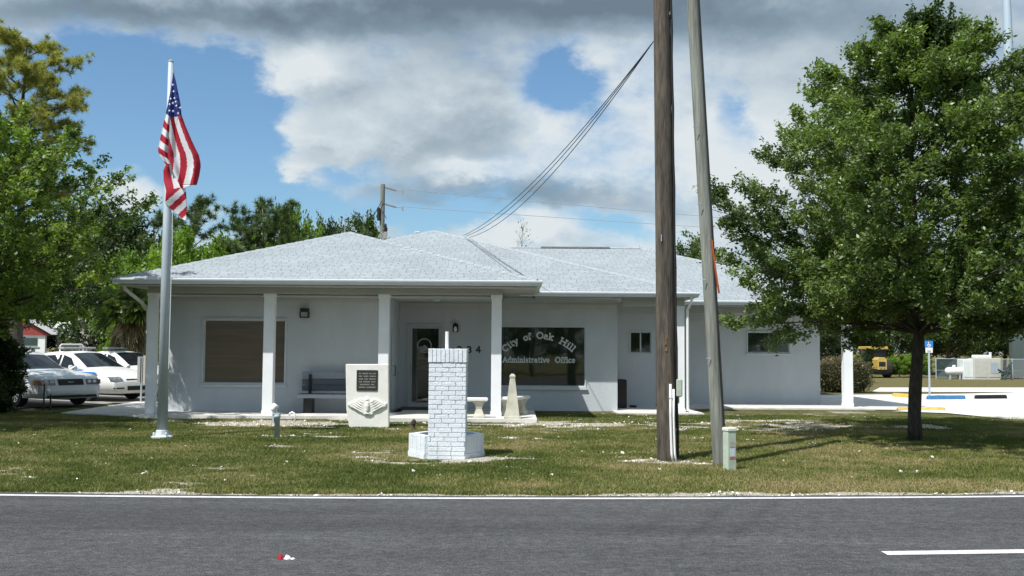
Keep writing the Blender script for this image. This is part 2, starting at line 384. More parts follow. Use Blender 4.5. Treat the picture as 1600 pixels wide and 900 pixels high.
me.polygons.foreach_set('use_smooth', [True]*len(q))
fine = (np.abs(gx) < 16.5) & (gy > 10) & (gy < 28)
for nm, fn in (('sand', sandmask), ('dry', drymask)):
    a = me.attributes.new(nm, 'FLOAT', 'POINT'); a.data.foreach_set('value', np.where(fine, fn(gx, gy), .0 if nm == 'sand' else .8).astype(np.float32).ravel())
gm = bpy.data.materials.new('lawn_ground'); gm.use_nodes = True
def groundmat():
    t = gm.node_tree; L = t.links; b = t.nodes['Principled BSDF']; b.inputs['Roughness'].default_value = .95; b.inputs['Specular IOR Level'].default_value = .1
    A = lambda n: N(t, 'ShaderNodeAttribute', attribute_name=n).outputs['Fac']
    tc = N(t, 'ShaderNodeTexCoord')
    def noise(s, d=4):
        n = N(t, 'ShaderNodeTexNoise'); n.inputs['Scale'].default_value = s; n.inputs['Detail'].default_value = d; L.new(tc.outputs['Object'], n.inputs['Vector']); return n.outputs['Fac']
    def mix(f, a, b_):
        m = N(t, 'ShaderNodeMix', data_type='RGBA')
        for i, v in ((0, f), (6, a), (7, b_)):
            if isinstance(v, tuple): m.inputs[i].default_value = (*v, 1)
            else: L.new(v, m.inputs[i])
        return m.outputs[2]
    def rng_(f, a, b_):
        m = N(t, 'ShaderNodeMapRange'); L.new(f, m.inputs[0]); m.inputs[1].default_value = a; m.inputs[2].default_value = b_; return m.outputs[0]
    grass = mix(A('dry'), (.125, .14, .045), (.27, .225, .11))
    grass = mix(rng_(noise(9, 6), .35, .7), grass, (.05, .06, .022))
    sand = mix(rng_(noise(25, 6), .38, .62), (.30, .25, .17), (.66, .63, .56))
    far = N(t, 'ShaderNodeMix', data_type='RGBA')
    L.new(mix(A('sand'), grass, sand), b.inputs['Base Color'])
    bp = N(t, 'ShaderNodeBump'); bp.inputs['Strength'].default_value = .9; bp.inputs['Distance'].default_value = .04
    L.new(noise(60, 5), bp.inputs['Height']); L.new(bp.outputs[0], b.inputs['Normal'])
groundmat(); me.materials.append(gm)
ground = bpy.data.objects.new('ground', me); C.objects.link(ground); ground['kind'] = 'structure'
def gh(x, y):   # ground height lookup
    x = np.asarray(x, float); y = np.asarray(y, float)
    z = (fbm(x, y, 1.5, 5, 4)-.5)*.05
    return z*np.clip((y-edgeY(np.clip(x, -20, 20))-.15)/1.0, 0, 1)*np.clip((28-y)/3, 0, 1)

# ---- asphalt road
rm = bpy.data.materials.new('asphalt'); rm.use_nodes = True
def roadmat():
    t = rm.node_tree; L = t.links; b = t.nodes['Principled BSDF']; b.inputs['Roughness'].default_value = .8; b.inputs['Specular IOR Level'].default_value = .3
    tc = N(t, 'ShaderNodeTexCoord')
    def noise(s, d=3, st=(1, 1, 1)):
        mp = N(t, 'ShaderNodeMapping'); mp.inputs['Scale'].default_value = st; L.new(tc.outputs['Object'], mp.inputs[0])
        n = N(t, 'ShaderNodeTexNoise'); n.inputs['Scale'].default_value = s; n.inputs['Detail'].default_value = d; n.inputs['Roughness'].default_value = .65; L.new(mp.outputs[0], n.inputs['Vector']); return n.outputs['Fac']
    def ramp(f, pts):
        r = N(t, 'ShaderNodeValToRGB'); L.new(f, r.inputs[0]); e = r.color_ramp.elements
        e[0].position, e[0].color = pts[0][0], (*pts[0][1], 1); e[1].position, e[1].color = pts[-1][0], (*pts[-1][1], 1)
        for p, c in pts[1:-1]:
            x = e.new(p); x.color = (*c, 1)
        return r.outputs[0]
    def addn(a, b_, k):
        n = N(t, 'ShaderNodeMath', operation='MULTIPLY_ADD'); L.new(b_, n.inputs[0]); n.inputs[1].default_value = k; L.new(a, n.inputs[2]); return n.outputs[0]
    gsum = addn(addn(noise(75, 4), noise(26, 3, (.8, 1, 1)), .4), noise(11, 3, (.6, 1, 1)), .25)
    gm_ = N(t, 'ShaderNodeMath', operation='MULTIPLY'); L.new(gsum, gm_.inputs[0]); gm_.inputs[1].default_value = .553
    grain = ramp(gm_.outputs[0], [(.36, (.025, .025, .027)), (.455, (.074, .075, .078)), (.53, (.12, .122, .124)), (.60, (.24, .24, .235))])
    vo = N(t, 'ShaderNodeTexVoronoi'); vo.inputs['Scale'].default_value = 55; L.new(tc.outputs['Object'], vo.inputs['Vector'])
    band = N(t, 'ShaderNodeMapRange'); L.new(noise(.55, 4, (.12, 1.6, 1)), band.inputs[0]); band.inputs[1].default_value = .35; band.inputs[2].default_value = .65; band.inputs[3].default_value = .80; band.inputs[4].default_value = 1.2
    sep = N(t, 'ShaderNodeSeparateXYZ'); L.new(tc.outputs['Object'], sep.inputs[0])
    bl = N(t, 'ShaderNodeMapRange'); L.new(noise(2.2, 5, (.5, 1, 1)), bl.inputs[0]); bl.inputs[1].default_value = .3; bl.inputs[2].default_value = .7; bl.inputs[3].default_value = .86; bl.inputs[4].default_value = 1.12
    s1 = N(t, 'ShaderNodeVectorMath', operation='SCALE'); L.new(grain, s1.inputs[0]); L.new(band.outputs[0], s1.inputs['Scale'])
    s2 = N(t, 'ShaderNodeVectorMath', operation='SCALE'); L.new(s1.outputs[0], s2.inputs[0]); L.new(bl.outputs[0], s2.inputs['Scale'])
    last = s2.outputs[0]
    def Mt(op, a, b_=None, clamp=False):
        n = N(t, 'ShaderNodeMath', operation=op, use_clamp=clamp)
        for i, v in enumerate((a, b_)):
            if v is None: continue
            if isinstance(v, (int, float)): n.inputs[i].default_value = v
            else: L.new(v, n.inputs[i])
        return n.outputs[0]
    wob = Mt('MULTIPLY', Mt('SUBTRACT', noise(1.5, 3), .5), .12)
    # tyre scuffs crossing the lane, and a wheel track along it
    for (xa, ya), (xb, yb), wd, dp in ((gp(1050, 860), gp(1150, 784), .07, .30), (gp(1120, 860), gp(1215, 784), .07, .26), (gp(980, 858), gp(1050, 800), .10, .14)):
        dx, dy = xb-xa, yb-ya; l = math.hypot(dx, dy); nx_, ny_ = -dy/l, dx/l
        dist = Mt('ABSOLUTE', Mt('ADD', Mt('ADD', Mt('MULTIPLY', Mt('SUBTRACT', sep.outputs[0], xa), nx_), Mt('MULTIPLY', Mt('SUBTRACT', sep.outputs[1], ya), ny_)), wob))
        al = Mt('ADD', Mt('MULTIPLY', Mt('SUBTRACT', sep.outputs[0], xa), dx/l), Mt('MULTIPLY', Mt('SUBTRACT', sep.outputs[1], ya), dy/l))
        inside = Mt('MULTIPLY', Mt('MULTIPLY', al, 1.2, True), Mt('MULTIPLY', Mt('SUBTRACT', l+.3, al), 1.2, True), True)
        f = Mt('MULTIPLY', Mt('MULTIPLY', Mt('SUBTRACT', 1.0, Mt('DIVIDE', dist, wd*1.6), True), inside), Mt('MULTIPLY', noise(5, 4), dp*1.6))
        s3 = N(t, 'ShaderNodeVectorMath', operation='SCALE'); L.new(last, s3.inputs[0]); L.new(Mt('SUBTRACT', 1.0, f), s3.inputs['Scale']); last = s3.outputs[0]
    for yc, wd, g_ in ((9.2, .45, -.10), (10.3, .40, -.07), (9.75, .35, .07), (7.2, .5, -.06)):
        e = Mt('EXPONENT', Mt('MULTIPLY', Mt('POWER', Mt('DIVIDE', Mt('ADD', Mt('SUBTRACT', sep.outputs[1], yc), wob), wd), 2.0), -1.0))
        s3 = N(t, 'ShaderNodeVectorMath', operation='SCALE'); L.new(last, s3.inputs[0]); L.new(Mt('ADD', 1.0, Mt('MULTIPLY', e, g_)), s3.inputs['Scale']); last = s3.outputs[0]
    L.new(last, b.inputs['Base Color'])
    bp = N(t, 'ShaderNodeBump'); bp.inputs['Strength'].default_value = .8; bp.inputs['Distance'].default_value = .012
    L.new(noise(75, 4), bp.inputs['Height']); L.new(bp.outputs[0], b.inputs['Normal'])
roadmat()
def strip(mb, xs_, y0f, y1f, z):
    vs = []; fs = []
    for x in xs_: vs += [(x, y0f(x), z), (x, y1f(x), z)]
    for i in range(len(xs_)-1): fs.append((2*i, 2*i+2, 2*i+3, 2*i+1))
    return mb.add(vs, fs)
def edgeclamp(x): return edgeY(max(-14, min(14, x))) + (abs(x)-14)*.2*(abs(x) > 14)
rx = list(np.concatenate([np.linspace(-90, -14, 12), np.arange(-13.9, 13.9, .05), np.linspace(14, 90, 12)]))
rag = lambda x: float(edgeclamp(x) + .20 + .07*(fbm(np.array([x*1.0]), np.array([3.3]), .5, 77, 4)[0]-.5)*2)
struct('road', strip(MB(), rx, lambda x: -6.0, rag, .012), rm)
pm = mat('road_paint', (.74, .75, .75), .7, .06, 12, col2=(.52, .53, .53), detail=8, fine=.2)
mk = MB(); strip(mk, rx[::4], lambda x: edgeclamp(x)-.06, lambda x: edgeclamp(x)+.05, .017)
struct('edge_line', mk, pm)
mk = MB(); x0 = gp(1370, 861)[0]
cl = lambda x: 8.25 + (x-x0)*.10
strip(mk, [x0, x0+1.1, x0+2, x0+3.05], lambda x: cl(x)-.065, lambda x: cl(x)+.085, .017)
strip(mk, [x0-9.1, x0-7.6, x0-6.05], lambda x: 7.9, lambda x: 8.0, .017) if False else None
struct('centre_line_dash', mk, pm)

# ---- parking lots, paths
shell = mat('shell_gravel', (.66, .65, .62), .95, .16, 1.2, .5, 30, detail=8, fine=.15)
grey_lot = mat('lot_gravel', (.30, .29, .27), .95, .2, 1.2, .5, 30, detail=8)
def poly(pts, z): 
    mb = MB(); mb.add([(x, y, z) for x, y in pts], [tuple(range(len(pts)))]); return mb
pk = [gp(1281, 640), gp(1422, 641.5), (10.4, 27.6), gp(1480, 646.5), gp(1600, 658), (30, 22.5), (40, 38), gp(1600, 613.5), gp(1500, 616), gp(1281, 618)]
struct('parking_lot', poly(pk, .02), shell)
struct('gravel_lane', poly([gp(1362, 612.5), gp(1600, 613.5-.2), (45, 40), (45, 47), gp(1600, 606), gp(1375, 606)], .016), shell)
struct('car_park', poly([gp(0, 640), gp(120, 634), gp(232, 628), gp(250, 618), (-8.9, 60), (-60, 60), (-60, 28)], .016), grey_lot)
# path and porch slabs
sb = MB(); a = [gp(95, 648), gp(246, 653.5), gp(246, 631), gp(214, 630)]
sb.rings([[(x, y, -.02) for x, y in a], [(x, y, .05) for x, y in a]]); struct('side_path', sb, M['concrete'])
sb = MB(); sb.box(-8.55, -2.73, 23.2, 24.81, -.05, .08); sb.box(-2.728, .58, 22.6, 27.02, -.05, .082)
sb.box(2.70, 4.95, 25.9, 28.82, -.05, .03); struct('porch_slab', sb, M['concrete'])
sb = MB(); sb.box(5.0, 10.2, 28.3, 30.62, -.05, .04); struct('side_porch_slab', sb, M['concrete'])

# ---- grass blades + shell chips (nobody could count them)
def grass():
    n = 800000
    x = rng.uniform(-14, 15, n*2); y = 11 + 15.5*rng.random(n*2)**1.35
    vis = (np.abs(x) < y*.56+.8); x, y = x[vis], y[vis]
    inb = ((x > -8.6) & (x < .6) & (y > 23.1)) | ((x > -2.8) & (x < .62) & (y > 22.5)) | ((x > 2.6) & (x < 5) & (y > 25.8)) | ((x > .5) & (y > 26.3) & (x < 5)) | (y > 25.6) | (y < edgeY(x)+.17)
    inb |= ((np.abs(x+1.0) < .6) & (np.abs(y-15.5) < .55))
    x, y = x[~inb], y[~inb]
    s = sandmask(x, y); clump = fbm(x, y, .22, 31, 3); keep = (rng.random(len(x)) > s*1.0-.02) & (clump + rng.random(len(x))*.3 > .38)
    x, y, clump = x[keep], y[keep], clump[keep]
    n = len(x); z = gh(x, y)
    h = (.012+.026*rng.random(n))*(.6+.9*clump)*(1+.5*(y < edgeY(x)+.5)); w = .004+.004*rng.random(n) + y*.00012
    a = rng.uniform(0, 2*PI, n); lean = rng.uniform(0, 1.2, n)*h; la = rng.uniform(0, 2*PI, n)
    v = np.empty((n, 3, 3))
    v[:, 0] = np.stack([x-np.cos(a)*w, y-np.sin(a)*w, z-.004], -1); v[:, 1] = np.stack([x+np.cos(a)*w, y+np.sin(a)*w, z-.004], -1)
    v[:, 2] = np.stack([x+np.cos(la)*lean, y+np.sin(la)*lean, z+h], -1)
    d = drymask(x, y); var = np.clip(d*.85 + rng.normal(0, .20, n) + .02, 0, 1)
    o = npmesh('lawn_grass', v.reshape(-1, 3), 3, grassm, None, var)
    tag(o, 'short mown green and tan grass of the roadside lawn', kind='stuff')
grassm = bpy.data.materials.new('grass_blades'); grassm.use_nodes = True
def gmat():
    t = grassm.node_tree; L = t.links; b = t.nodes['Principled BSDF']; b.inputs['Roughness'].default_value = .6; b.inputs['Specular IOR Level'].default_value = .2
    r = N(t, 'ShaderNodeValToRGB'); L.new(N(t, 'ShaderNodeAttribute', attribute_name='var').outputs['Fac'], r.inputs[0]); e = r.color_ramp.elements
    e[0].position, e[0].color = 0, (.095, .135, .03, 1); e[1].position, e[1].color = 1, (.44, .35, .19, 1)
    for p, c in ((.35, (.18, .205, .055, 1)), (.6, (.27, .275, .095, 1))):
        x = e.new(p); x.color = c
    L.new(r.outputs[0], b.inputs['Base Color'])
    tr = N(t, 'ShaderNodeBsdfTranslucent'); L.new(r.outputs[0], tr.inputs[0]); ms = N(t, 'ShaderNodeMixShader'); ms.inputs[0].default_value = .3
    L.new(b.outputs[0], ms.inputs[1]); L.new(tr.outputs[0], ms.inputs[2]); L.new(ms.outputs[0], t.nodes['Material Output'].inputs[0])
gmat(); grass()
def chips():
    n = 90000; x = rng.uniform(-12, 12, n); y = rng.uniform(11, 26, n); s = sandmask(x, y)
    k = (rng.random(n) < s*(.05+.5*np.clip(fbm(x, y, .5, 71, 3)*3-1.2, 0, 1))+.010) & ~((x > -8.6) & (x < .6) & (y > 23.1)) & (y > edgeY(x)+.17) & ~((x > -2.8) & (x < .62) & (y > 22.5))
    k &= ~((np.abs(x+1.0) < .6) & (np.abs(y-15.5) < .55))
    x, y = x[k], y[k]; P = np.stack([x, y, gh(x, y)+.006+.012*rng.random(len(x))], -1)
    v = cards(P, .026+.05*rng.random(len(x))**4, .75, 1.6, rng)
    o = npmesh('shell_chips', v, 4, leafmat_chip, None, rng.random(len(x)))
    tag(o, 'broken white shell and stone chips in the bare patches of the lawn', kind='stuff')
leafmat_chip = mat('shell_chip', (.72, .70, .64), .9, .2, 8)
chips()

# ================================================================== BUILDING
bld = thing('office_building', 'low pale stucco office with a light shingle hip roof and white porch columns', 'building', (-2, 27, 0))
rf = bpy.data.materials.new('roof_shingles'); rf.use_nodes = True
def roofmat():
    t = rf.node_tree; L = t.links; b = t.nodes['Principled BSDF']; b.inputs['Roughness'].default_value = .9; b.inputs['Specular IOR Level'].default_value = .2
    g = N(t, 'ShaderNodeNewGeometry'); sp = N(t, 'ShaderNodeSeparateXYZ'); L.new(g.outputs['Position'], sp.inputs[0])
    sn = N(t, 'ShaderNodeSeparateXYZ'); L.new(g.outputs['True Normal'], sn.inputs[0])
    def Mth(op, a, b_=None):
        n = N(t, 'ShaderNodeMath', operation=op)
        for i, v in enumerate((a, b_)):
            if v is None: continue
            if isinstance(v, (int, float)): n.inputs[i].default_value = v
            else: L.new(v, n.inputs[i])
        return n.outputs[0]
    f = Mth('GREATER_THAN', Mth('ABSOLUTE', sn.outputs[0]), Mth('ABSOLUTE', sn.outputs[1]))
    uu = Mth('ADD', Mth('MULTIPLY', sp.outputs[0], Mth('SUBTRACT', 1, f)), Mth('MULTIPLY', sp.outputs[1], f))
    vv = Mth('MULTIPLY', sp.outputs[2], 3.16)
    cb = N(t, 'ShaderNodeCombineXYZ'); L.new(uu, cb.inputs[0]); L.new(vv, cb.inputs[1])
    def noise(s, vec, d=3):
        n = N(t, 'ShaderNodeTexNoise'); n.inputs['Scale'].default_value = s; n.inputs['Detail'].default_value = d; L.new(vec, n.inputs['Vector']); return n
    dn = noise(1.6, cb.outputs[0], 4); ds = N(t, 'ShaderNodeVectorMath', operation='MULTIPLY_ADD'); L.new(dn.outputs['Color'], ds.inputs[0]); ds.inputs[1].default_value = (.12, .07, 0); L.new(cb.outputs[0], ds.inputs[2])
    br = N(t, 'ShaderNodeTexBrick'); L.new(ds.outputs[0], br.inputs['Vector']); br.offset = .5; br.offset_frequency = 2; br.squash = .7; br.squash_frequency = 3
    br.inputs['Scale'].default_value = 1; br.inputs['Brick Width'].default_value = .30; br.inputs['Row Height'].default_value = .14; br.inputs['Mortar Size'].default_value = .011; br.inputs['Mortar Smooth'].default_value = .3; br.inputs['Bias'].default_value = -.1
    br.inputs['Color1'].default_value = (.305, .34, .365, 1); br.inputs['Color2'].default_value = (.36, .395, .42, 1); br.inputs['Mortar'].default_value = (.19, .215, .235, 1)
    n2 = noise(38, cb.outputs[0], 3); mr = N(t, 'ShaderNodeMapRange'); L.new(n2.outputs['Fac'], mr.inputs[0]); mr.inputs[1].default_value = .3; mr.inputs[2].default_value = .7; mr.inputs[3].default_value = .93; mr.inputs[4].default_value = 1.06
    n3 = noise(.6, cb.outputs[0], 4); m3 = N(t, 'ShaderNodeMapRange'); L.new(n3.outputs['Fac'], m3.inputs[0]); m3.inputs[1].default_value = .3; m3.inputs[2].default_value = .7; m3.inputs[3].default_value = .92; m3.inputs[4].default_value = 1.07
    s = N(t, 'ShaderNodeVectorMath', operation='SCALE'); L.new(br.outputs['Color'], s.inputs[0]); L.new(Mth('MULTIPLY', mr.outputs[0], m3.outputs[0]), s.inputs['Scale'])
    L.new(s.outputs[0], b.inputs['Base Color'])
    sf = N(t, 'ShaderNodeMath', operation='FRACT'); L.new(Mth('DIVIDE', N(t, 'ShaderNodeSeparateXYZ').outputs[0], 1), sf.inputs[0])
    bp = N(t, 'ShaderNodeBump'); bp.inputs['Strength'].default_value = .5; bp.inputs['Distance'].default_value = .012
    L.new(Mth('ADD', Mth('MULTIPLY', br.outputs['Fac'], -1), n2.outputs['Fac']), bp.inputs['Height']); L.new(bp.outputs[0], b.inputs['Normal'])
roofmat()
S = .333
roof = MB()
XL, XR, YE, ZE = -8.97, .58, 22.78, 3.20
hw = (XR-XL)/2; AX, AY, AZ = -4.5, YE+4.9, ZE+4.9*S
roof.add([(XL, YE, ZE), (XR, YE, ZE), (AX, AY, AZ), (AX, 36, AZ), (XL, 36, ZE), (XR, 36, ZE)], [(0, 1, 2), (0, 2, 3, 4), (1, 5, 3, 2)])
MXR, MYE, MZE = 4.74, 26.0, 3.14
PX, PY, PZ = -2.6, MYE+7.2, MZE+7.2*S
roof.add([(PX, PY, PZ), (MXR, MYE, MZE), (-9.08, MYE, MZE), (-9.08, MYE+.6, MZE+.2), (MXR, 41, MZE), (PX, 41, PZ), (-9.08, 41, MZE+.2)], [(2, 1, 0, 3), (1, 4, 5, 0), (3, 0, 5, 6)])
RXR, RYE, RZE = 10.9, 28.6, 3.06
RH = 6.4
roof.add([(0, RYE, RZE), (RXR, RYE, RZE), (RXR-RH, RYE+RH, RZE+RH*S), (0, RYE+RH, RZE+RH*S), (RXR, RYE+2*RH, RZE), (0, RYE+2*RH, RZE)], [(0, 1, 2, 3), (1, 4, 2), (4, 5, 3, 2)])
roofo = roof.build('roof', rf, bld)
capm = mat('ridge_cap_shingle', (.32, .355, .38), .9, .25, 12, fine=.15)
# hip and ridge caps, valley seam, ridge vent, vent pipe
for a, b_ in (((XL, YE, ZE), (AX, AY, AZ)), ((XR, YE, ZE), (AX, AY, AZ)), ((PX, PY, PZ), (MXR, MYE, MZE)), ((PX, PY, PZ), (-6.4, 29.5, 4.27)), ((RXR, RYE, RZE), (RXR-RH, RYE+RH, RZE+RH*S)), ((RXR-RH, RYE+RH, RZE+RH*S), (0, RYE+RH, RZE+RH*S)), ((AX, AY, AZ), (AX, 30, AZ)), ((PX, PY, PZ), (PX, 40, PZ))):
    a, b_ = Vector(a), Vector(b_); n = int((b_-a).length/.3); cap = MB()
    for i in range(n):
        p, q = a.lerp(b_, i/n), a.lerp(b_, (i+1.15)/n)
        t = (b_-a).normalized(); sd = t.cross(Vector((0, 0, 1))).normalized()*.11; z = Vector((0, 0, .012 + .01)); e = Vector((0, 0, -.03))
        cap.add([p+sd+e+z*.5, p+z*1.6, p-sd+e+z*.5, q+sd+e+z*.2, q+z, q-sd+e+z*.2], [(0, 1, 4, 3), (1, 2, 5, 4), (0, 2, 1)])
    cap.build('ridge_cap', capm, roofo)
vm = MB()
a, b_ = Vector((-1.50, 32.15, MZE+6.15*S+.012)), Vector((.62, 26.05, MZE+.05*S+.012))
sd = Vector((.016, .005, 0)); vm.add([a-sd, a+sd, b_+sd, b_-sd], [(0, 1, 2, 3)]); vm.build('valley_seam', mat('valley_metal', (.20, .22, .24), .6, .2), roofo)
v = MB(); v.box(1.0, 3.4, 34.85, 35.15, RZE+RH*S-.03, RZE+RH*S+.024); v.build('ridge_vent', mat('ridge_vent', (.16, .18, .19), .7, .2), roofo)
v = MB(); X_, Z_ = at(648, 366, 33.2); v.tube([(X_, 33.4, Z_-.5), (X_, 33.4, Z_+.08)], .05, 8); v.tube([(X_-.02, 33.4, Z_+.08), (X_+.14, 33.4, Z_+.09)], .035, 8); v.build('vent_pipe', M['galv'], roofo)
v = MB(); X_, Z_ = at(538, 366, 27.8); v.tube([(X_, 27.9, AZ-.1), (X_, 27.9, Z_+.42)], .008, 6); v.build('antenna_mast', M['galv'], roofo)
# gutters: ogee-like profile swept along the eaves
def gutter(path, name='gutter'):
    """path: list of (x,y,z) on the eave edge, outward normals from travel direction (left side)"""
    prof = [(-.01, -.005), (.10, -.005), (.125, -.02), (.12, -.05), (.085, -.10), (.08, -.13), (-.01, -.13)]
    mb = MB(); rs = []
    for i, p in enumerate(path):
        p = Vector(p); d = []
        if i > 0: d.append((p-Vector(path[i-1])).normalized())
        if i < len(path)-1: d.append((Vector(path[i+1])-p).normalized())
        ns = [Vector((k.y, -k.x, 0)) for k in d]; n = ns[0] if len(ns) == 1 else (ns[0]+ns[1])/(1+ns[0].dot(ns[1]))
        rs.append([(p.x+n.x*o_, p.y+n.y*o_, p.z+z) for o_, z in prof])
    mb.rings(rs, True); return mb.build(name, M['gutter'], bld)
gutter([(XL, 34, ZE), (XL, YE, ZE), (XR, YE, ZE), (XR, 26.2, ZE)])
gutter([(.2, MYE, MZE), (MXR, MYE, MZE), (MXR, 30, MZE)])
gutter([(4.9, RYE, RZE), (RXR, RYE, RZE), (RXR, 40, RZE)])
# fascia boards + soffit
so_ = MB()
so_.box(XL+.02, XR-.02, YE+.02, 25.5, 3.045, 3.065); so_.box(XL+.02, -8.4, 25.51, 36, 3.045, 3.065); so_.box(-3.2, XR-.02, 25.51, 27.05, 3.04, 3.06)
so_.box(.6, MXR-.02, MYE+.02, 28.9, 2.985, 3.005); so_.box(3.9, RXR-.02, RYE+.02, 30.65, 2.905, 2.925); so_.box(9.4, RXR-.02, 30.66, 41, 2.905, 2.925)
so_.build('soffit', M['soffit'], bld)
# beams over the columns
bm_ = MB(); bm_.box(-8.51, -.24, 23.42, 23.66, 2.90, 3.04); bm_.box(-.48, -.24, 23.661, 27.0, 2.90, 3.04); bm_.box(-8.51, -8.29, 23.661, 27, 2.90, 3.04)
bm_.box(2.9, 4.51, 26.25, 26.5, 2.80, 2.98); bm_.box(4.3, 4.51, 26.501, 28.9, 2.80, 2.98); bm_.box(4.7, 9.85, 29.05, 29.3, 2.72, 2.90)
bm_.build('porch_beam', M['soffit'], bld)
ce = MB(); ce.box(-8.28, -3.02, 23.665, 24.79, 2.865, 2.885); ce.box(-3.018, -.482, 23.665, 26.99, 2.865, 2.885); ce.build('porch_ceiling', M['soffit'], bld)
# walls with real openings
def wall(x0, x1, y, thick, z0, z1, holes=()):
    mb = MB(); hs = sorted(holes); cur = x0
    for hx0, hx1, hz0, hz1 in hs:
        mb.box(cur, hx0, y, y+thick, z0, z1)
        mb.box(hx0, hx1, y, y+thick, z0, hz0); mb.box(hx0, hx1, y, y+thick, hz1, z1); cur = hx1
    mb.box(cur, x1, y, y+thick, z0, z1); return mb
lx0, lz1 = at(320, 500, 24.8); lx1, lz0 = at(444, 599, 24.8)
wall(-8.45, -3.02, 24.8, .2, -.05, 3.04, [(lx0, lx1, lz0, lz1)]).build('wall', M['stucco'], bld)
w = MB(); w.box(-8.45, -8.25, 25.001, 40, -.05, 3.04); w.build('wall', M['stucco'], bld)
w = MB(); w.box(-3.22, -3.02, 25.001, 27.2, -.05, 3.035); w.build('wall', M['stucco'], bld)
cx0, cz1 = at(780, 510, 27); cx1, cz0 = at(914, 604, 27)
dx0, dz1 = at(640, 509, 27); dx1, _ = at(690, 509, 27); dz0 = .082
wall(-3.019, 2.84, 27, .2, -.05, 3.03, [(dx0, dx1, .0, dz1), (cx0, cx1, cz0, cz1)]).build('wall', M['stucco'], bld)
w = MB(); w.box(2.64, 2.84, 27.201, 29, -.05, 2.98); w.build('wall', M['stucco'], bld)
sx0, sz1 = at(985, 519, 28.8); sx1, sz0 = at(1017, 551, 28.8)
wall(2.841, 4.12, 28.8, .2, -.05, 2.98, [(sx0, sx1, sz0, sz1)]).build('wall', M['stucco'], bld)
w = MB(); w.box(3.92, 4.12, 29.001, 30.8, -.05, 2.9); w.build('wall', M['stucco'], bld)
rx0, rz1 = at(1168, 519, 30.6); rx1, rz0 = at(1233, 551, 30.6); RWX = atx(1281, 30.6)
wall(4.121, RWX, 30.6, .2, -.05, 2.9, [(rx0, rx1, rz0, rz1)]).build('wall', M['stucco'], bld)
w = MB(); w.box(RWX-.2, RWX, 30.801, 41, -.05, 2.9); w.build('wall', M['stucco'], bld)
w = MB(); w.box(-8.2, RWX-.25, 40.7, 40.9, -.05, 2.9); w.build('wall', M['stucco'], bld)
# frieze boards where the walls meet the ceiling
fz = MB(); fz.box(-8.24, -3.03, 24.78, 24.798, 2.77, 2.862); fz.box(-3.0, 2.82, 26.98, 26.998, 2.70, 2.862); fz.box(2.86, 4.1, 28.78, 28.798, 2.66, 2.9); fz.box(4.7, RWX-.02, 30.58, 30.598, 2.52, 2.9)
fz.build('frieze', mat('frieze_paint', (.50, .52, .52), .8, .05, 2), bld)
# columns
def column(x, y, w_, z0, z1, wc=None):
    c = MB(); h = w_/2; c.box(x-h, x+h, y, y+w_, z0, z1); c.box(x-h-.012, x+h+.012, y-.012, y+w_+.012, z0-.002, z0+.10)
    c.box(x-h-.015, x+h+.015, y-.015, y+w_+.015, z1-.07, z1); return c.build('column', M['column'], bld)
for px in (419, 599, 775.5): column(atx(px, 23.45), 23.45, .235, .083, 2.90)
column(-8.4, 23.44, .2, -.02, 2.90)
column(atx(1063.5, 26.28), 26.28, .2, .031, 2.80)
column(atx(1325.5, 29.1), 29.1, .25, .041, 2.72)
# downspouts
def spout(pts, rad=.04): 
    s = MB(); s.tube(pts, rad, 8); return s.build('downspout', M['trim'], bld)
spout([(-8.97, 23.2, 3.08), (-8.97, 23.22, 2.98), (-8.72, 23.5, 2.72), (-8.58, 23.7, 2.52), (-8.56, 23.72, 1.2), (-8.56, 23.72, .15)], .045)
xr_ = atx(1074.5, 26.2); xg = atx(1077, 26.2)
spout([(xg+.03, 26.0, 3.06), (xg+.03, 26.02, 2.90), (xr_, 26.2, 2.70), (xr_, 26.2, 1.2), (xr_, 26.2, .12), (xr_+.06, 26.12, .05), (xr_+.22, 26.0, .03)], .036)
# windows
wfm = mat('window_frame', (.58, .63, .66), .6, .05, 3)
def window(x0, x1, z0, z1, y, frame_w=.05, sillw=.0, name='window', glass='glass', mull=(), extra=None):
    f = MB(); g = .004
    f.box(x0-frame_w, x1+frame_w, y-.03, y+.02, z1-.0+g, z1+frame_w+g); f.box(x0-frame_w, x0-g, y-.03, y+.02, z0, z1); f.box(x1+g, x1+frame_w, y-.03, y+.02, z0, z1)
    f.box(x0-frame_w, x1+frame_w, y-.03, y+.02, z0-frame_w, z0-g)
    e = .018; f.box(x0+.002, x1-.002, y+.03, y+.06, z1-e, z1-.002); f.box(x0+.002, x1-.002, y+.03, y+.06, z0+.002, z0+e); f.box(x0+.002, x0+e, y+.031, y+.059, z0+e, z1-e); f.box(x1-e, x1-.002, y+.031, y+.059, z0+e, z1-e)
    for mx in mull: f.box(mx-.02, mx+.02, y+.025, y+.062, z0+e, z1-e)
    fo = f.build(name, wfm, bld)
    p = MB(); p.box(x0+e, x1-e, y+.040, y+.048, z0+e, z1-e); p.build('pane', M[glass], fo)
    if sillw:
        s = MB(); s.box(x0-frame_w-.03, x1+frame_w+.03, y-.06, y+.0, z0-frame_w-.055, z0-frame_w-.004); s.build('sill', wfm, fo)
    return fo
lw = window(lx0, lx1, lz0, lz1, 24.8, .04, .06, glass='blind')
cw = window(cx0, cx1, cz0, cz1, 27.0, .03, .06)
window(sx0, sx1, sz0, sz1, 28.8, .02, .0, mull=((sx0+sx1)/2,))
window(rx0, rx1, rz0, rz1, 30.6, .03, .06)
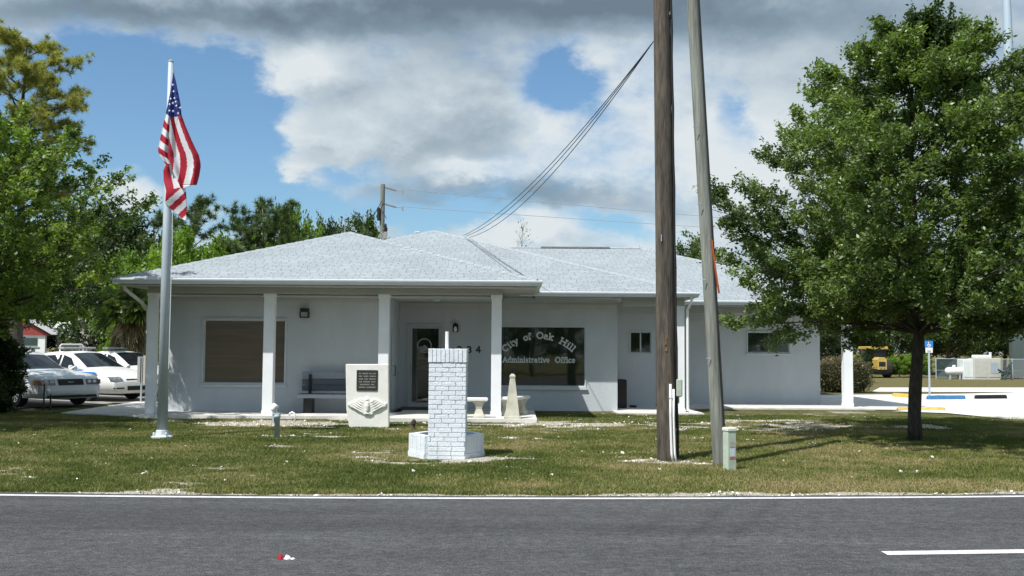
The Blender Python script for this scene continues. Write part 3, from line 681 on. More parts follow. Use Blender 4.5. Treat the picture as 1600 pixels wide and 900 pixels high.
# side door in the entry return wall and main glazed door
d = MB(); d.box(-3.012, -2.995, 25.3, 26.25, .09, 2.15); dd = d.build('door', M['stucco'], bld, ); tag(dd, 'painted side door in the porch return wall')
d = MB(); d.tube([(-2.98, 25.42, .95), (-2.93, 25.42, .95), (-2.93, 25.42, 1.2), (-2.98, 25.42, 1.2)], .012, 6); d.build('handle', M['black'], dd)
d = MB(); fwid = .075
d.box(dx0+.003, dx0+fwid, 27.02, 27.07, dz0+.003, dz1-.003); d.box(dx1-fwid, dx1-.003, 27.02, 27.07, dz0+.003, dz1-.003)
gz0 = at(660, 629, 27)[1]; d.box(dx0+fwid, dx1-fwid, 27.021, 27.069, dz1-.07, dz1-.003); d.box(dx0+fwid, dx1-fwid, 27.021, 27.069, dz0+.003, gz0)
d.box(dx0-.06, dx0-.002, 26.965, 27.06, dz0+.003, dz1+.06); d.box(dx1+.002, dx1+.06, 26.965, 27.06, dz0+.003, dz1+.06); d.box(dx0-.002, dx1+.002, 26.966, 27.06, dz1+.002, dz1+.058)
do = d.build('door', mat('door_frame', (.45, .49, .50), .5, .05), bld); tag(do, 'glazed front door with a round white emblem')
p = MB(); p.box(dx0+fwid, dx1-fwid, 27.04, 27.05, gz0, dz1-.07); p.build('pane', M['glass'], do)
h_ = MB(); zz = 1.08; h_.tube([(dx0+.05, 27.015, zz-.12), (dx0+.05, 26.96, zz-.12), (dx0+.05, 26.96, zz+.12), (dx0+.05, 27.015, zz+.12)], .012, 6); h_.build('handle', M['galv'], do)
mt = MB(); mt.box(-2.9, -1.95, 25.7, 26.9, .083, .098); tag(mt.build('door_mat', M['black'], None), 'black doormat on the slab at the glazed front door', 'doormat')

# ---- stroke lettering with serifs
def arc(cx, cy, rx_, ry_, a0, a1, n=12): return [(cx+rx_*math.cos(R(a0+(a1-a0)*i/n)), cy+ry_*math.sin(R(a0+(a1-a0)*i/n))) for i in range(n+1)]
def sf(x, y, w=.11): return [(x-w, y), (x+w, y)]
G = {
 'C': (.66, [arc(.34, .36, .28, .34, 42, 318), [(.57, .52), (.57, .68)]]),
 'i': (.30, [[(.15, 0), (.15, .48)], sf(.15, .02), [(.04, .47), (.15, .47)], [(.15, .62), (.15, .71)]]),
 't': (.38, [[(.16, .64), (.16, .1)], arc(.25, .1, .09, .08, 180, 330, 6), [(.04, .47), (.32, .47)]]),
 'y': (.50, [[(.08, .47), (.26, .04)], [(.44, .47), (.24, -.02), (.14, -.18), (.06, -.18)], sf(.08, .47, .07), sf(.43, .47, .07)]),
 'o': (.50, [arc(.25, .24, .18, .22, 0, 360, 16)]),
 'f': (.36, [[(.14, 0), (.14, .56)], arc(.24, .56, .10, .14, 180, 30, 6), [(.03, .45), (.28, .45)], sf(.14, .02)]),
 'O': (.78, [arc(.39, .36, .30, .34, 0, 360, 20)]),
 'a': (.50, [arc(.21, .15, .15, .13, 0, 360, 12), arc(.22, .34, .14, .13, 160, 0, 6), [(.36, .36), (.36, .02), (.46, .02)]]),
 'k': (.54, [[(.12, 0), (.12, .72)], sf(.12, .02, .09), [(.03, .71), (.12, .71)], [(.13, .2), (.38, .47)], [(.22, .3), (.43, .02)], sf(.40, .47, .09), sf(.43, .02, .09)]),
 'H': (.80, [[(.16, 0), (.16, .70)], [(.62, 0), (.62, .70)], [(.16, .36), (.62, .36)], sf(.16, .02), sf(.62, .02), sf(.16, .69), sf(.62, .69)]),
 'l': (.30, [[(.15, 0), (.15, .72)], sf(.15, .02), [(.04, .71), (.15, .71)]]),
 'A': (.72, [[(.10, 0), (.36, .70), (.62, 0)], [(.2, .24), (.52, .24)], sf(.1, .02, .09), sf(.62, .02, .09)]),
 'd': (.54, [arc(.24, .24, .17, .22, 0, 360, 14), [(.41, .72), (.41, .02), (.5, .02)], [(.31, .71), (.41, .71)]]),
 'm': (.82, [[(.13, 0), (.13, .47)], arc(.26, .33, .13, .13, 180, 0, 6)+[(.39, 0)], arc(.53, .33, .14, .13, 180, 0, 6)+[(.67, 0)], sf(.13, .02, .09), sf(.40, .02, .09), sf(.67, .02, .09), [(.03, .46), (.13, .46)]]),
 'n': (.56, [[(.13, 0), (.13, .47)], arc(.27, .33, .14, .13, 180, 0, 6)+[(.41, 0)], sf(.13, .02, .09), sf(.41, .02, .09), [(.03, .46), (.13, .46)]]),
 's': (.42, [arc(.2, .35, .12, .11, 30, 240, 8)+arc(.2, .13, .13, .12, 80, -140, 8)]),
 'r': (.42, [[(.13, 0), (.13, .47)], arc(.26, .32, .13, .14, 170, 50, 6), sf(.13, .02), [(.03, .46), (.13, .46)]]),
 'v': (.50, [[(.08, .47), (.25, .01), (.42, .47)], sf(.08, .46, .07), sf(.42, .46, .07)]),
 'e': (.48, [arc(.24, .24, .17, .22, 0, 320, 14), [(.08, .25), (.40, .25)]]),
 'c': (.46, [arc(.24, .24, .17, .22, 45, 315, 12)]),
 '2': (.55, [arc(.27, .50, .18, .18, 160, -30, 8)+[(.1, .04), (.46, .04)]]),
 '3': (.55, [arc(.25, .52, .17, .16, 150, -70, 8), arc(.25, .18, .19, .18, 80, -150, 8)]),
 '4': (.58, [[(.38, 0), (.38, .7), (.08, .22), (.52, .22)]]),
 ' ': (.42, []),
}
def glyph(mb, ch, place, w, depth, cnt):
    """place: (u,v)->(x,z); strokes as thin slabs, each a hair prouder than the last"""
    for line in G[ch][1]:
        for a, b_ in zip(line[:-1], line[1:]):
            a_, b2 = Vector(place(*a)), Vector(place(*b_)); t = b2-a_
            if t.length < 1e-6: continue
            t.normalize(); s_ = Vector((-t[1], t[0]))*w/2; e_ = t*w*.25
            P_ = [a_-e_+s_, a_-e_-s_, b2+e_-s_, b2+e_+s_]; cnt[0] += 1; y = depth - .0008 - (cnt[0] % 7)*.0003
            mb.rings([[(p[0], y, p[1]) for p in P_], [(p[0], y+.002+(cnt[0] % 7)*.0003, p[1]) for p in P_]])
def text_line(s, x0, x1, z, y, w, squeeze=1.0, height=None):
    tot = sum(G[c][0] for c in s); sc = (x1-x0)/tot; hs = (height or sc)
    mb = MB(); cnt = [0]; cur = 0
    for c in s:
        glyph(mb, c, lambda u, v_, cur=cur: (x0+(cur+u)*sc, z+v_*hs), w, y, cnt); cur += G[c][0]
    return mb
yl = 27.036
x0_, z0_ = at(785, 566, 27); x1_, _ = at(899, 566, 27)
mb = text_line('Administrative', x0_, atx(859, 27), z0_, yl, .028, height=.20)
sub_later = text_line('Office', atx(867, 27), x1_, z0_, yl, .030, height=.20)
pane = [k for k in bpy.data.objects if k.parent == cw and k.name.startswith('pane')][0]
def sub(mb, name, m, thingo, lab=None):
    o = mb.build(name, m, thingo)
    if lab: o['label'] = lab
    return o
sub(mb, 'lettering', M['text'], cw, 'word Administrative'); sub(sub_later, 'lettering', M['text'], cw, 'word Office')
# arched words: circle through picture points
def arched(words_):
    mb = MB(); cnt = [0]
    p0, p1, p2 = at(793.5, 547, 27), at(843, 529, 27), at(892, 548, 27)
    (ax, ay), (bx, by), (cx, cy) = p0, p1, p2
    dd_ = 2*(ax*(by-cy)+bx*(cy-ay)+cx*(ay-by))
    ox = ((ax*ax+ay*ay)*(by-cy)+(bx*bx+by*by)*(cy-ay)+(cx*cx+cy*cy)*(ay-by))/dd_
    oy = ((ax*ax+ay*ay)*(cx-bx)+(bx*bx+by*by)*(ax-cx)+(cx*cx+cy*cy)*(bx-ax))/dd_
    rad = math.hypot(ax-ox, ay-oy)
    for wd, pa, pb in words_:
        A0 = math.atan2(at(*pa, 27)[1]-oy, at(*pa, 27)[0]-ox); A1 = math.atan2(at(*pb, 27)[1]-oy, at(*pb, 27)[0]-ox)
        tot = sum(G[c][0] for c in wd); cur = 0; hs = .235
        for c in wd:
            def pl(u, v_, cur=cur):
                ang = A0+(A1-A0)*(cur+u)/tot; rr = rad+v_*hs; return (ox+rr*math.cos(ang), oy+rr*math.sin(ang))
            glyph(mb, c, pl, .036, yl, cnt); cur += G[c][0]
    return mb
for wd_ in (('City', (789, 550), (811, 536.5)), ('of', (819, 533), (831, 530)), ('Oak', (838, 529), (864, 531.5)), ('Hill', (873, 535), (895, 550))):
    sub(arched([wd_]), 'lettering', M['text'], cw, 'arched word %s' % wd_[0])
# door emblem: ring, arc of small strokes and a low hill shape
em = MB(); cx_, cz_ = at(663, 540, 27); ye = 27.036
def ringm(mb, r0_, r1_, a0, a1, y, n=40):
    for i in range(n):
        a, b_ = R(a0+(a1-a0)*i/n), R(a0+(a1-a0)*(i+1)/n)
        mb.add([(cx_+r*math.cos(t), y, cz_+r*math.sin(t)) for r, t in ((r0_, a), (r1_, a), (r1_, b_), (r0_, b_))], [(0, 1, 2, 3)])
ringm(em, .165, .20, 0, 360, ye-.001)
em.add([(cx_+x, ye-.002, cz_+z) for x, z in ((-.15, -.02), (-.05, -.03), (0, .02), (.13, -.08), (.06, -.14), (-.06, -.15), (-.12, -.1))], [(0, 1, 2, 3, 4, 5, 6)])
em.build('emblem', mat('emblem_print', (.30, .31, .31), .5, .3, 14), do)
dimm = mat('faint_print', (.16, .17, .17), .5, .2)
em = MB(); xq, zq = at(663, 573, 27)
for i in range(9): em.box(xq-.2+.045*i, xq-.165+.045*i, ye-.002, ye, zq-.015, zq+.02)
em.build('lettering', dimm, do); em = MB()
for i in range(6): em.box(xq-.13+.045*i, xq-.095+.045*i, ye-.002, ye, zq-.075, zq-.045)
em.build('lettering', dimm, do)
for ch, px in (('2', 718), ('3', 733.5), ('4', 747.5)):
    X_, Z_ = at(px, 551, 27); mb = MB(); glyph(mb, ch, lambda u, v_: (X_-.08+u*.27, Z_+v_*.24), .036, 26.995, [0]); o = mb.build('house_number', M['black'], bld); o['label'] = 'black house number digit %s' % ch
# wall lamps
X_, Z_ = at(477, 489, 24.8); l = MB(); l.box(X_-.10, X_+.10, 24.66, 24.798, Z_+.02, Z_+.11); l.box(X_-.11, X_-.085, 24.66, 24.798, Z_-.12, Z_+.02); l.box(X_+.085, X_+.11, 24.66, 24.798, Z_-.12, Z_+.02); l.box(X_-.085, X_+.085, 24.66, 24.798, Z_-.12, Z_-.10)
l = l.build('wall_lamp', M['black'], bld); g = MB(); g.box(X_-.083, X_+.083, 24.68, 24.79, Z_-.098, Z_+.018); g.build('lens', M['lens'], l)
X_, Z_ = at(712, 512, 27); l = MB(); l.lathe([(.01, .13), (.06, .10), (.075, .05), (.075, -.10), (.05, -.12)], (X_, 26.89, Z_), 12); l = l.build('wall_lamp', M['black'], bld)
g = MB(); g.lathe([(.01, .05), (.035, .02), (.045, -.04), (.03, -.08), (.01, -.09)], (X_, 26.81, Z_-.02), 10); g.build('bulb', mat('white_bulb', (.85, .85, .82), .3, .02), l)
# porch ceiling fixture boxes
g = MB(); g.box(-1.9, -1.75, 24.4, 24.5, 2.80, 2.863); g.build('ceiling_fixture', M['pvc'], bld)
# bin in the recess
bn = MB(); xb0, xb1 = atx(965, 28.0)-.25, atx(979, 28.0); bn.bevbox(xb0, xb1, 27.9, 28.4, .035, .82, .02); bn.build
bo = bn.build('waste_bin', M['black'], None); tag(bo, 'plain black bin standing in the recess behind the lettered window wall', 'bin')
mt = MB(); mt.bevbox(atx(984, 28.4), atx(994, 28.4), 28.3, 28.5, .035, .09, .01); tag(mt.build('shoe_box', M['black'], None), 'small flat black box on the recess floor beside the black bin', 'box')

# ================================================================== YARD OBJECTS
# flagpole
FY = 18.0; fx = gp(253, 685)[0]; FY = gp(253, 685)[1]; fxt, fzt = at(267, 97, FY)
fp = thing('flagpole', 'tall tapered grey metal flagpole bolted to the lawn in front of the left porch corner', 'flagpole', (fx, FY, 0))
m = MB(); m.tube([(fx, FY, .03), (fx+(fxt-fx)*.5, FY, fzt*.5), (fxt, FY, fzt)], [.095, .078, .045], 16); m.build('pole', M['galv'], fp, True)
m = MB(); m.lathe([(.19, .0), (.19, .035), (.12, .06), (.105, .14), (.1, .15)], (fx, FY, .005), 14)
for k in range(4):
    a = PI/4+k*PI/2; m.lathe([(.022, 0), (.022, .075), (.01, .085)], (fx+.155*math.cos(a), FY+.155*math.sin(a), .03), 6)
m.build('base_plate', mat('cast_base', (.62, .66, .68), .5, .15, 15, metal=.2), fp)
m = MB(); m.box(fxt+.03, fxt+.06, FY-.03, FY+.03, fzt-.22, fzt-.14); m.build('pulley', M['galv'], fp); m = MB(); m.lathe([(.05, 0), (.052, .02), (.02, .04)], (fxt, FY, fzt), 12); m.build('truck', M['galv'], fp)
m = MB(); m.tube([(fxt+.06, FY-.02, fzt-.15), (fx+.11, FY-.06, 3.5), (fx+.115, FY-.08, 1.25)], .006, 5); m.build('halyard', M['whitepvc'], fp)
# flag: three hanging folds of one cloth
def flag():
    rg = np.random.default_rng(3)
    def lerp(tab, y):
        t = np.array(tab, float); return np.interp(y, t[:, 1], t[:, 0])
    c2 = lambda X, Y_: (200+X/3.214, 80+Y_/3.214)
    mb = MB(); D = FY-.12
    def put(px, py, dy):
        X_, Z_ = at(px, py, D+dy); return (X_, D+dy, Z_)
    def panel(lf, rt_, y0, y1, nu, nv_, colf, depth):
        idx = {}
        for j in range(nv_+1):
            y = y0+(y1-y0)*j/nv_
            for i in range(nu+1):
                u = i/nu; x = lf(y)*(1-u)+rt_(y)*u; px, py = c2(x, y); mb.v.append(put(px, py, depth(u, (y-y0)/(y1-y0), x, y))); idx[i, j] = len(mb.v)-1
        for j in range(nv_):
            for i in range(nu):
                y = y0+(y1-y0)*(j+.5)/nv_; u = (i+.5)/nu; x = lf(y)*(1-u)+rt_(y)*u
                mb.f.append((idx[i, j], idx[i+1, j], idx[i+1, j+1], idx[i, j+1])); mb.mi.append(colf(u, y, x))
    RE = [(229, 108), (240, 150), (252, 210), (263, 265), (268, 320), (286, 370), (320, 450), (340, 492), (355, 520), (363, 555), (365, 580), (358, 625), (345, 672)]
    LE = [(226, 108), (222, 180), (214, 250), (212, 335), (208, 400), (204, 480), (200, 530), (215, 570), (232, 620), (255, 665), (270, 692)]
    rB = lambda y: lerp(RE, y); lB = lambda y: lerp(LE, y)
    def colB(u, y, x):
        bound = 335-(x-215)*.22
        if y < bound: return 2
        w_ = 20 + 14*min(1, (y-320)/250)
        k = int((rB(y)-x)/w_) if x < rB(y) else 0
        return 0 if k % 2 == 0 else 1
    dB = lambda u, v, x, y: .045*math.sin(u*7.5-.8)*min(1, v*2.2)+.02*math.sin(u*17+v*4)*v - .03
    panel(lB, rB, 108, 672, 44, 120, colB, dB)
    # lower left corner of the big fold
    panel(lambda y: lerp([(257, 672), (270, 692)], y), lambda y: lerp([(320, 672), (272, 692)], y), 672, 692, 12, 4, lambda u, y, x: 0 if x < 277 else 1, lambda u, v, x, y: -.03)
    # left back fold
    LA = [(226, 120), (212, 205), (196, 285), (190, 310), (165, 420), (150, 500), (158, 520), (190, 570)]
    def colA(u, y, x):
        if y < 310+u*25: return 2
        k = int((y-u*38-310)/34.0)
        return 1 if k % 2 == 0 else 0
    panel(lambda y: lerp(LA, y), lambda y: lB(y)+6, 120, 570, 20, 110, colA, lambda u, v, x, y: .06-.05*math.sin(u*3.2)*v + .02*math.sin(u*9))
    # lower tail
    LC = [(190, 570), (178, 600), (180, 650), (192, 700), (186, 765), (232, 806), (285, 852), (290, 852.01)]
    RC = [(222, 570), (245, 640), (290, 688), (297, 780), (290, 852)]
    def colC(u, y, x):
        if y < 702-(x-190)*.25:
            k = int((x-176-(y-560)*.22)/26.0); return 0 if k <= 0 else (1 if k < 3 else 0)
        k = int((y+.92*(x-190)-716)/40.0); return 0 if k % 2 == 0 else 1
    panel(lambda y: lerp(LC[:6]+[(285, 852)], y), lambda y: lerp(RC, y), 570, 851, 20, 70, colC, lambda u, v, x, y: .05-.05*math.sin(u*4+v*2)*(1-v)*1 + .03*math.sin(v*9))
    # stars
    for X_, Y_ in ((229, 203), (234, 237), (214, 240), (209, 268), (243, 275), (227, 302), (208, 300), (252, 313), (226, 262), (240, 205+50), (262, 285), (225, 170)):
        px, py = c2(X_, Y_); r_ = .030
        n0 = len(mb.v); cx2, cy2, cz2 = put(px, py, -.115)
        for k in range(10):
            a = PI/2+k*PI/5; rr = r_ if k % 2 == 0 else r_*.45; mb.v.append((cx2+rr*math.cos(a)*.8, cy2, cz2+rr*math.sin(a)))
        mb.f.append(tuple(range(n0, n0+10))); mb.mi.append(1)
    o = mb.build('flag', [M['red'], M['white'], M['navy']], None, False)
    mod = o.modifiers.new('thick', 'SOLIDIFY'); mod.thickness = .004
    me_ = o.data; me_.polygons.foreach_set('use_smooth', [True]*len(me_.polygons))
    tag(o, 'limp red and white striped flag with a blue starred corner hanging from the flagpole', 'flag')
for nm in ('red', 'white', 'navy'):
    t = M[nm].node_tree; b = t.nodes['Principled BSDF']; tr = N(t, 'ShaderNodeBsdfTranslucent'); t.links.new(b.inputs['Base Color'].links[0].from_socket, tr.inputs[0])
    ms = N(t, 'ShaderNodeMixShader'); ms.inputs[0].default_value = .35; t.links.new(b.outputs[0], ms.inputs[1]); t.links.new(tr.outputs[0], ms.inputs[2]); t.links.new(ms.outputs[0], t.nodes['Material Output'].inputs[0])
flag()

# memorial slab
gx0, gy0 = gp(574, 669); mY = gy0
ms_ = thing('memorial_stone', 'upright off-white memorial slab with a dark plaque above a relief eagle at the porch edge', 'memorial', (gx0, mY, 0))
p00 = at(540, 569, mY); p10 = at(607, 569, mY); p11 = at(607.5, 670, mY); p01 = at(546, 668, mY); pm_ = at(541, 640, mY)
m = MB(); m.prism([(p01[0], -.02), (p11[0], -.02), (p10[0], p10[1]), (p00[0], p00[1]), (pm_[0], pm_[1])], mY, mY+.14)
o = m.build('slab', M['stone'], ms_); bv = o.modifiers.new('b', 'BEVEL'); bv.width = .015; bv.segments = 2
q0 = at(557.5, 578, mY); q1 = at(590, 610.5, mY)
m = MB(); m.bevbox(q0[0], q1[0], mY-.02, mY+.005, q1[1], q0[1], .006); pl = m.build('plaque', M['bronze'], ms_)
m = MB(); rg = random.Random(5)
rows = ['IN MEMORY OF ALL'] + [None]*5
tw = q1[0]-q0[0]; th = q0[1]-q1[1]
for i in range(6):
    z = q0[1]-th*(.17+.133*i); x = q0[0]+tw*(.11 if i != 4 else .16); xe = q1[0]-tw*(.09 if i != 4 else .14)
    m = MB(); words_ = {0: [2, 6, 2, 3], 1: [3, 4, 5], 2: [4, 3, 6], 3: [3, 6, 4], 4: [8, 3], 5: [6, 8]}[i]
    tot = sum(words_)+len(words_)-1; lw_ = (xe-x)/tot
    for w_ in words_:
        for k in range(w_):
            m.box(x+lw_*.12, x+lw_*.80, mY-.024, mY-.0195, z-.012, z+.012); x += lw_
        x += lw_
    m.build('lettering', M['bronzetext'], pl)
# eagle relief
sc_ = lambda X, Y_: at(538+X/21.62, 615+Y_/21.62, mY)
top = [(115, 390), (130, 330), (310, 285), (400, 230), (480, 185), (560, 165), (640, 175), (690, 240), (700, 170), (740, 120), (800, 110), (850, 160), (860, 240), (920, 215), (960, 180), (1010, 170), (1090, 180), (1170, 215), (1290, 305), (1440, 325), (1425, 420)]
bot = [(1340, 470), (1180, 490), (1090, 560), (970, 640), (975, 700), (880, 745), (790, 700), (700, 745), (640, 690), (620, 650), (500, 600), (350, 515), (200, 460)]
pts = [sc_(*p) for p in top+bot]
m = MB(); n = len(pts); cxm = sum(p[0] for p in pts)/n; czm = sum(p[1] for p in pts)/n
m.rings([[(x, mY+.002, z) for x, z in pts], [(x, mY-.022, z) for x, z in pts], [(cxm+(x-cxm)*.96, mY-.034, czm+(z-czm)*.93) for x, z in pts]])
def feather(a, b_, w_, d=.014):
    a, b_ = Vector((sc_(*a)[0], 0, sc_(*a)[1])), Vector((sc_(*b_)[0], 0, sc_(*b_)[1])); y = mY-.034
    m.tube([(a.x, y, a.z), ((a.x+b_.x)/2, y-d*.6, (a.z+b_.z)/2), (b_.x, y, b_.z)], [w_*.5, w_, w_*.4], 6)
for a, b_ in (((160, 370), (620, 640)), ((240, 340), (640, 570)), ((330, 310), (650, 500)), ((420, 270), (660, 420)), ((500, 220), (660, 330)), ((1380, 380), (970, 600)), ((1290, 350), (930, 540)), ((1200, 300), (900, 470)), ((1130, 250), (890, 390)), ((1050, 210), (880, 310))):
    feather(a, b_, .009)
bx, bz = sc_(790, 420); m.lathe([(.008, -.13), (.035, -.09), (.05, 0), (.04, .07), (.022, .11)], (bx, mY-.035, bz), 10)
hx, hz = sc_(775, 200); m.lathe([(.005, -.03), (.022, -.02), (.026, .0), (.018, .022), (.004, .03)], (hx, mY-.045, hz), 8); m.tube([(hx, mY-.055, hz), (hx-.03, mY-.065, hz-.008), (hx-.036, mY-.06, hz-.02)], [.012, .007, .002], 6)
feather((700, 660), (880, 680), .014); feather((690, 700), (740, 620), .010); feather((880, 700), (850, 620), .010)
m.build('eagle_relief', M['stone'], ms_, False)

# brick pillar with hexagonal planter
bp0 = gp(668.5, 717); bp1 = gp(727, 717); bY = bp0[1]; X0, X1 = bp0[0], bp1[0]; D_ = X1-X0; ztop = at(698, 545, bY)[1]
pil = thing('brick_pillar', 'white painted brick pillar with a hexagonal planter box round its foot', 'pillar', ((X0+X1)/2, bY, 0))
zc = at(698, 567, bY)[1]; nrow = 21; rh = (zc+.02)/nrow; rgb = random.Random(11)
m = MB(); core = MB(); core.box(X0+.012, X1-.012, bY+.012, bY+D_-.012, -.05, zc-.002)
for r_ in range(nrow):
    z0 = -.02+r_*rh; z1 = z0+rh-.009
    for side in range(4):
        off = ([0.0, .5][(r_+side) % 2] + rgb.choice([0, 0, 0, .25, -.2])) % 1.0; bl_ = .205; u = -off*bl_
        while u < D_:
            a = max(u, 0); b_ = min(u+bl_-.009, D_); u += bl_
            if b_-a < .02: continue
            j = rgb.uniform(-.0035, .003); zj = rgb.uniform(-.002, .002); t_ = .03; g_ = .002*side
            if side == 0: m.bevbox(X0+a, X0+b_, bY+j, bY+t_, z0+zj, z1+zj, .003)
            elif side == 1: m.bevbox(X1-t_, X1-j, bY+a+.031, bY+min(b_+.031, D_-.031), z0+zj, z1+zj, .003) if a < D_-.07 else None
            elif side == 2: m.bevbox(X0+a, X0+b_, bY+D_-t_, bY+D_+j, z0+zj, z1+zj, .003)
            else: m.bevbox(X0+j, X0+t_, bY+a+.031, bY+min(b_+.031, D_-.031), z0+zj, z1+zj, .003) if a < D_-.07 else None
m.build('brickwork', M['brick'], pil); core.build('mortar_core', M['mortar'], pil)
m = MB(); e = .012; nb = 9; wb = (D_+2*e)/nb
for k in range(nb):
    a = X0-e+k*wb; j = rgb.uniform(-.003, .003)
    m.bevbox(a+.003, a+wb-.003, bY-e+j, bY+.12, zc+.006, ztop+j*.6, .004); m.bevbox(a+.003, a+wb-.003, bY+D_-.12, bY+D_+e+j, zc+.006, ztop+j, .004)
for k in range(5):
    a = bY+.122+k*(D_-.244)/5; w_ = (D_-.244)/5
    m.bevbox(X0-e, X0+.12, a+.003, a+w_-.003, zc+.006, ztop, .004); m.bevbox(X1-.12, X1+e, a+.003, a+w_-.003, zc+.006, ztop, .004)
m.box(X0+.1, X1-.1, bY+.1, bY+D_-.1, zc, ztop-.012); m.build('cap_course', M['brick'], pil)
pxx, pzz = at(698.5, 518, bY+.25); m = MB(); m.tube([(pxx, bY+.27, ztop-.03), (pxx, bY+.27, pzz)], .027, 10); m.build('pipe', M['whitepvc'], pil)
# planter
pc = (-1.0, bY+.52); Rr = .585; hexa = [(pc[0]+Rr*math.cos(R(60*k)), pc[1]+Rr*math.sin(R(60*k))) for k in range(6)]; zr = .34
m = MB()
for k in range(6):
    a = Vector((*hexa[k], 0)); b_ = Vector((*hexa[(k+1) % 6], 0))
    if k == 4: continue
    t = (b_-a).normalized(); inn = Vector((-t.y, t.x, 0)); L_ = (b_-a).length; nb = 8
    for i in range(nb):
        p = a+t*(L_*i/nb+.004); q = a+t*(L_*(i+1)/nb-.004); j = rgb.uniform(0, .004)
        for (zl, zh, o_) in ((.075, zr+rgb.uniform(-.004, .004), j), ):
            rr = [(p+inn*(o_)), (q+inn*(o_)), (q+inn*.10), (p+inn*.10)]
            m.rings([[(v_.x, v_.y, zl) for v_ in rr], [(v_.x, v_.y, zh-.006) for v_ in rr], [(v_.x+(inn.x*.004), v_.y+inn.y*.004, zh) for v_ in rr]])
    for i in range(3):
        p = a+t*(L_*i/3+.003); q = a+t*(L_*(i+1)/3-.003); rr = [p-inn*.012, q-inn*.012, q+inn*.10, p+inn*.10]
        m.rings([[(v_.x, v_.y, z) for v_ in rr] for z in (-.05, .068)])
    rr = [a+inn*.012+t*.01, b_+inn*.012-t*.01, b_+inn*.09-t*.05, a+inn*.09+t*.05]; m.rings([[(v_.x, v_.y, z) for v_ in rr] for z in (-.05, zr-.02)])
m.build('planter_box', M['brick'], pil)
m = MB(); m.add([(pc[0]+(x-pc[0])*.9, pc[1]+(y-pc[1])*.9, .25) for x, y in hexa], [(0, 1, 2, 3, 4, 5)]); m.build('soil', M['soil'], pil)

# cast stone benches + obelisk
def stone_bench(x, y, rz, zb, L_, lab, depth=.36):
    t = thing('stone_bench', lab, 'bench', (x, y, zb), rz, 'small cast stone benches on the porch slab')
    m = MB(); h = L_/2; d = depth/2
    m.rings([[(-h+.03, -d+.03, .37), (h-.03, -d+.03, .37), (h-.03, d-.03, .37), (-h+.03, d-.03, .37)], [(-h, -d, .395), (h, -d, .395), (h, d, .395), (-h, d, .395)], [(-h, -d, .43), (h, -d, .43), (h, d, .43), (-h, d, .43)], [(-h+.02, -d+.02, .45), (h-.02, -d+.02, .45), (h-.02, d-.02, .45), (-h+.02, d-.02, .45)]])
    m.build('seat', M['stone'], t, local=True)
    for s_ in (-1, 1):
        m = MB(); cx3 = s_*(h-.20)
        prof = [(.0, .13, .16), (.04, .13, .16), (.10, .10, .13), (.20, .065, .10), (.29, .085, .12), (.37, .14, .16)]
        m.rings([[(cx3-a, -b_, z), (cx3+a, -b_, z), (cx3+a, b_, z), (cx3-a, b_, z)] for z, a, b_ in prof]); m.build('leg', M['stoneold'], t, local=True)
    return t
xb = gp(722, 651, .08); stone_bench(atx(726, 23.0), 23.0, 0, .083, 1.08, 'small cast stone bench on the slab, partly hidden behind the white brick pillar')
stone_bench(atx(804, 23.9), 23.9, R(62), .083, .98, 'small cast stone bench turned end-on behind the concrete obelisk')
oy = 22.85; ox = atx(801, oy)
ob = MB(); ob.rings([[(ox+a*c_, oy+a*s_, z) for c_, s_ in ((-1, -1), (1, -1), (1, 1), (-1, 1))] for z, a in ((.083, .185), (.13, .185), (.135, .165), (.20, .155), (.95, .062), (1.0, .055), (1.005, .068), (1.04, .066), (1.085, .03))])
tag(ob.build('stone_obelisk', M['stoneold']), 'waist high weathered concrete obelisk standing beside the porch column', 'obelisk')

# slatted porch bench
by = 24.3; b0 = atx(469.5, by); b1 = b0+1.9
bn = thing('slatted_bench', 'grey slatted bench with dark legs against the porch wall under the wall lamp', 'bench', ((b0+b1)/2, by, .083))
def zz_(py, Y=by): return at(500, py, Y)[1]
m = MB()
for k in range(3): m.bevbox(b0-.02, b1+.02, by-.17+k*.15, by-.04+k*.15, .50, .54, .008)
m.build('seat', M['bench'], bn)
m = MB(); m.box(b0-.02, b1+.02, by-.19, by-.171, .44, .53); m.build('front_rail', M['benchlight'], bn)
m = MB(); m.bevbox(b0, b1, by+.25, by+.29, .60, .73, .008); m.bevbox(b0, b1, by+.265, by+.305, .745, .875, .008); m.build('backrest', M['bench'], bn)
m = MB(); m.bevbox(b0, b1, by+.28, by+.32, .89, 1.06, .008); m.build('top_board', M['benchlight'], bn)
for xx in (b0+.12, b1-.30):
    m = MB(); m.box(xx, xx+.20, by-.14, by+.22, .083, .495); m.box(xx+.05, xx+.12, by+.21, by+.248, .40, 1.0); m.build('leg', M['black'], bn)

# spotlight post
sx_, sy_ = gp(432.5, 686); st = thing('spotlight_post', 'short grey pipe post with a small tilted floodlight on top beside the flagpole lawn', 'garden light', (sx_, sy_, 0))
m = MB(); m.lathe([(.05, -.05), (.05, .38), (.062, .385), (.062, .43), (.048, .44)], (sx_, sy_, 0), 14); m.build('post', M['pvc'], st, True)
m = MB(); m.box(sx_-.085, sx_-.052, sy_-.03, sy_+.03, .30, .44); m.box(sx_-.075, sx_+.05, sy_-.045, sy_+.045, .442, .47); m.build('junction_box', M['pvc'], st)
m = MB(); hx_, hz_ = sx_-.02, .50; m.tube([(hx_+.01, sy_, .47), (hx_-.0, sy_, .52)], .015, 8)
ax_ = Vector((.35, .25, .6)).normalized(); c_ = Vector((hx_-.035, sy_-.01, .56))
m.tube([c_-ax_*.07, c_-ax_*.05, c_+ax_*.02, c_+ax_*.06, c_+ax_*.065], [.02, .045, .058, .068, .05], 14); m.build('lamp_head', M['whitepvc'], st, True)
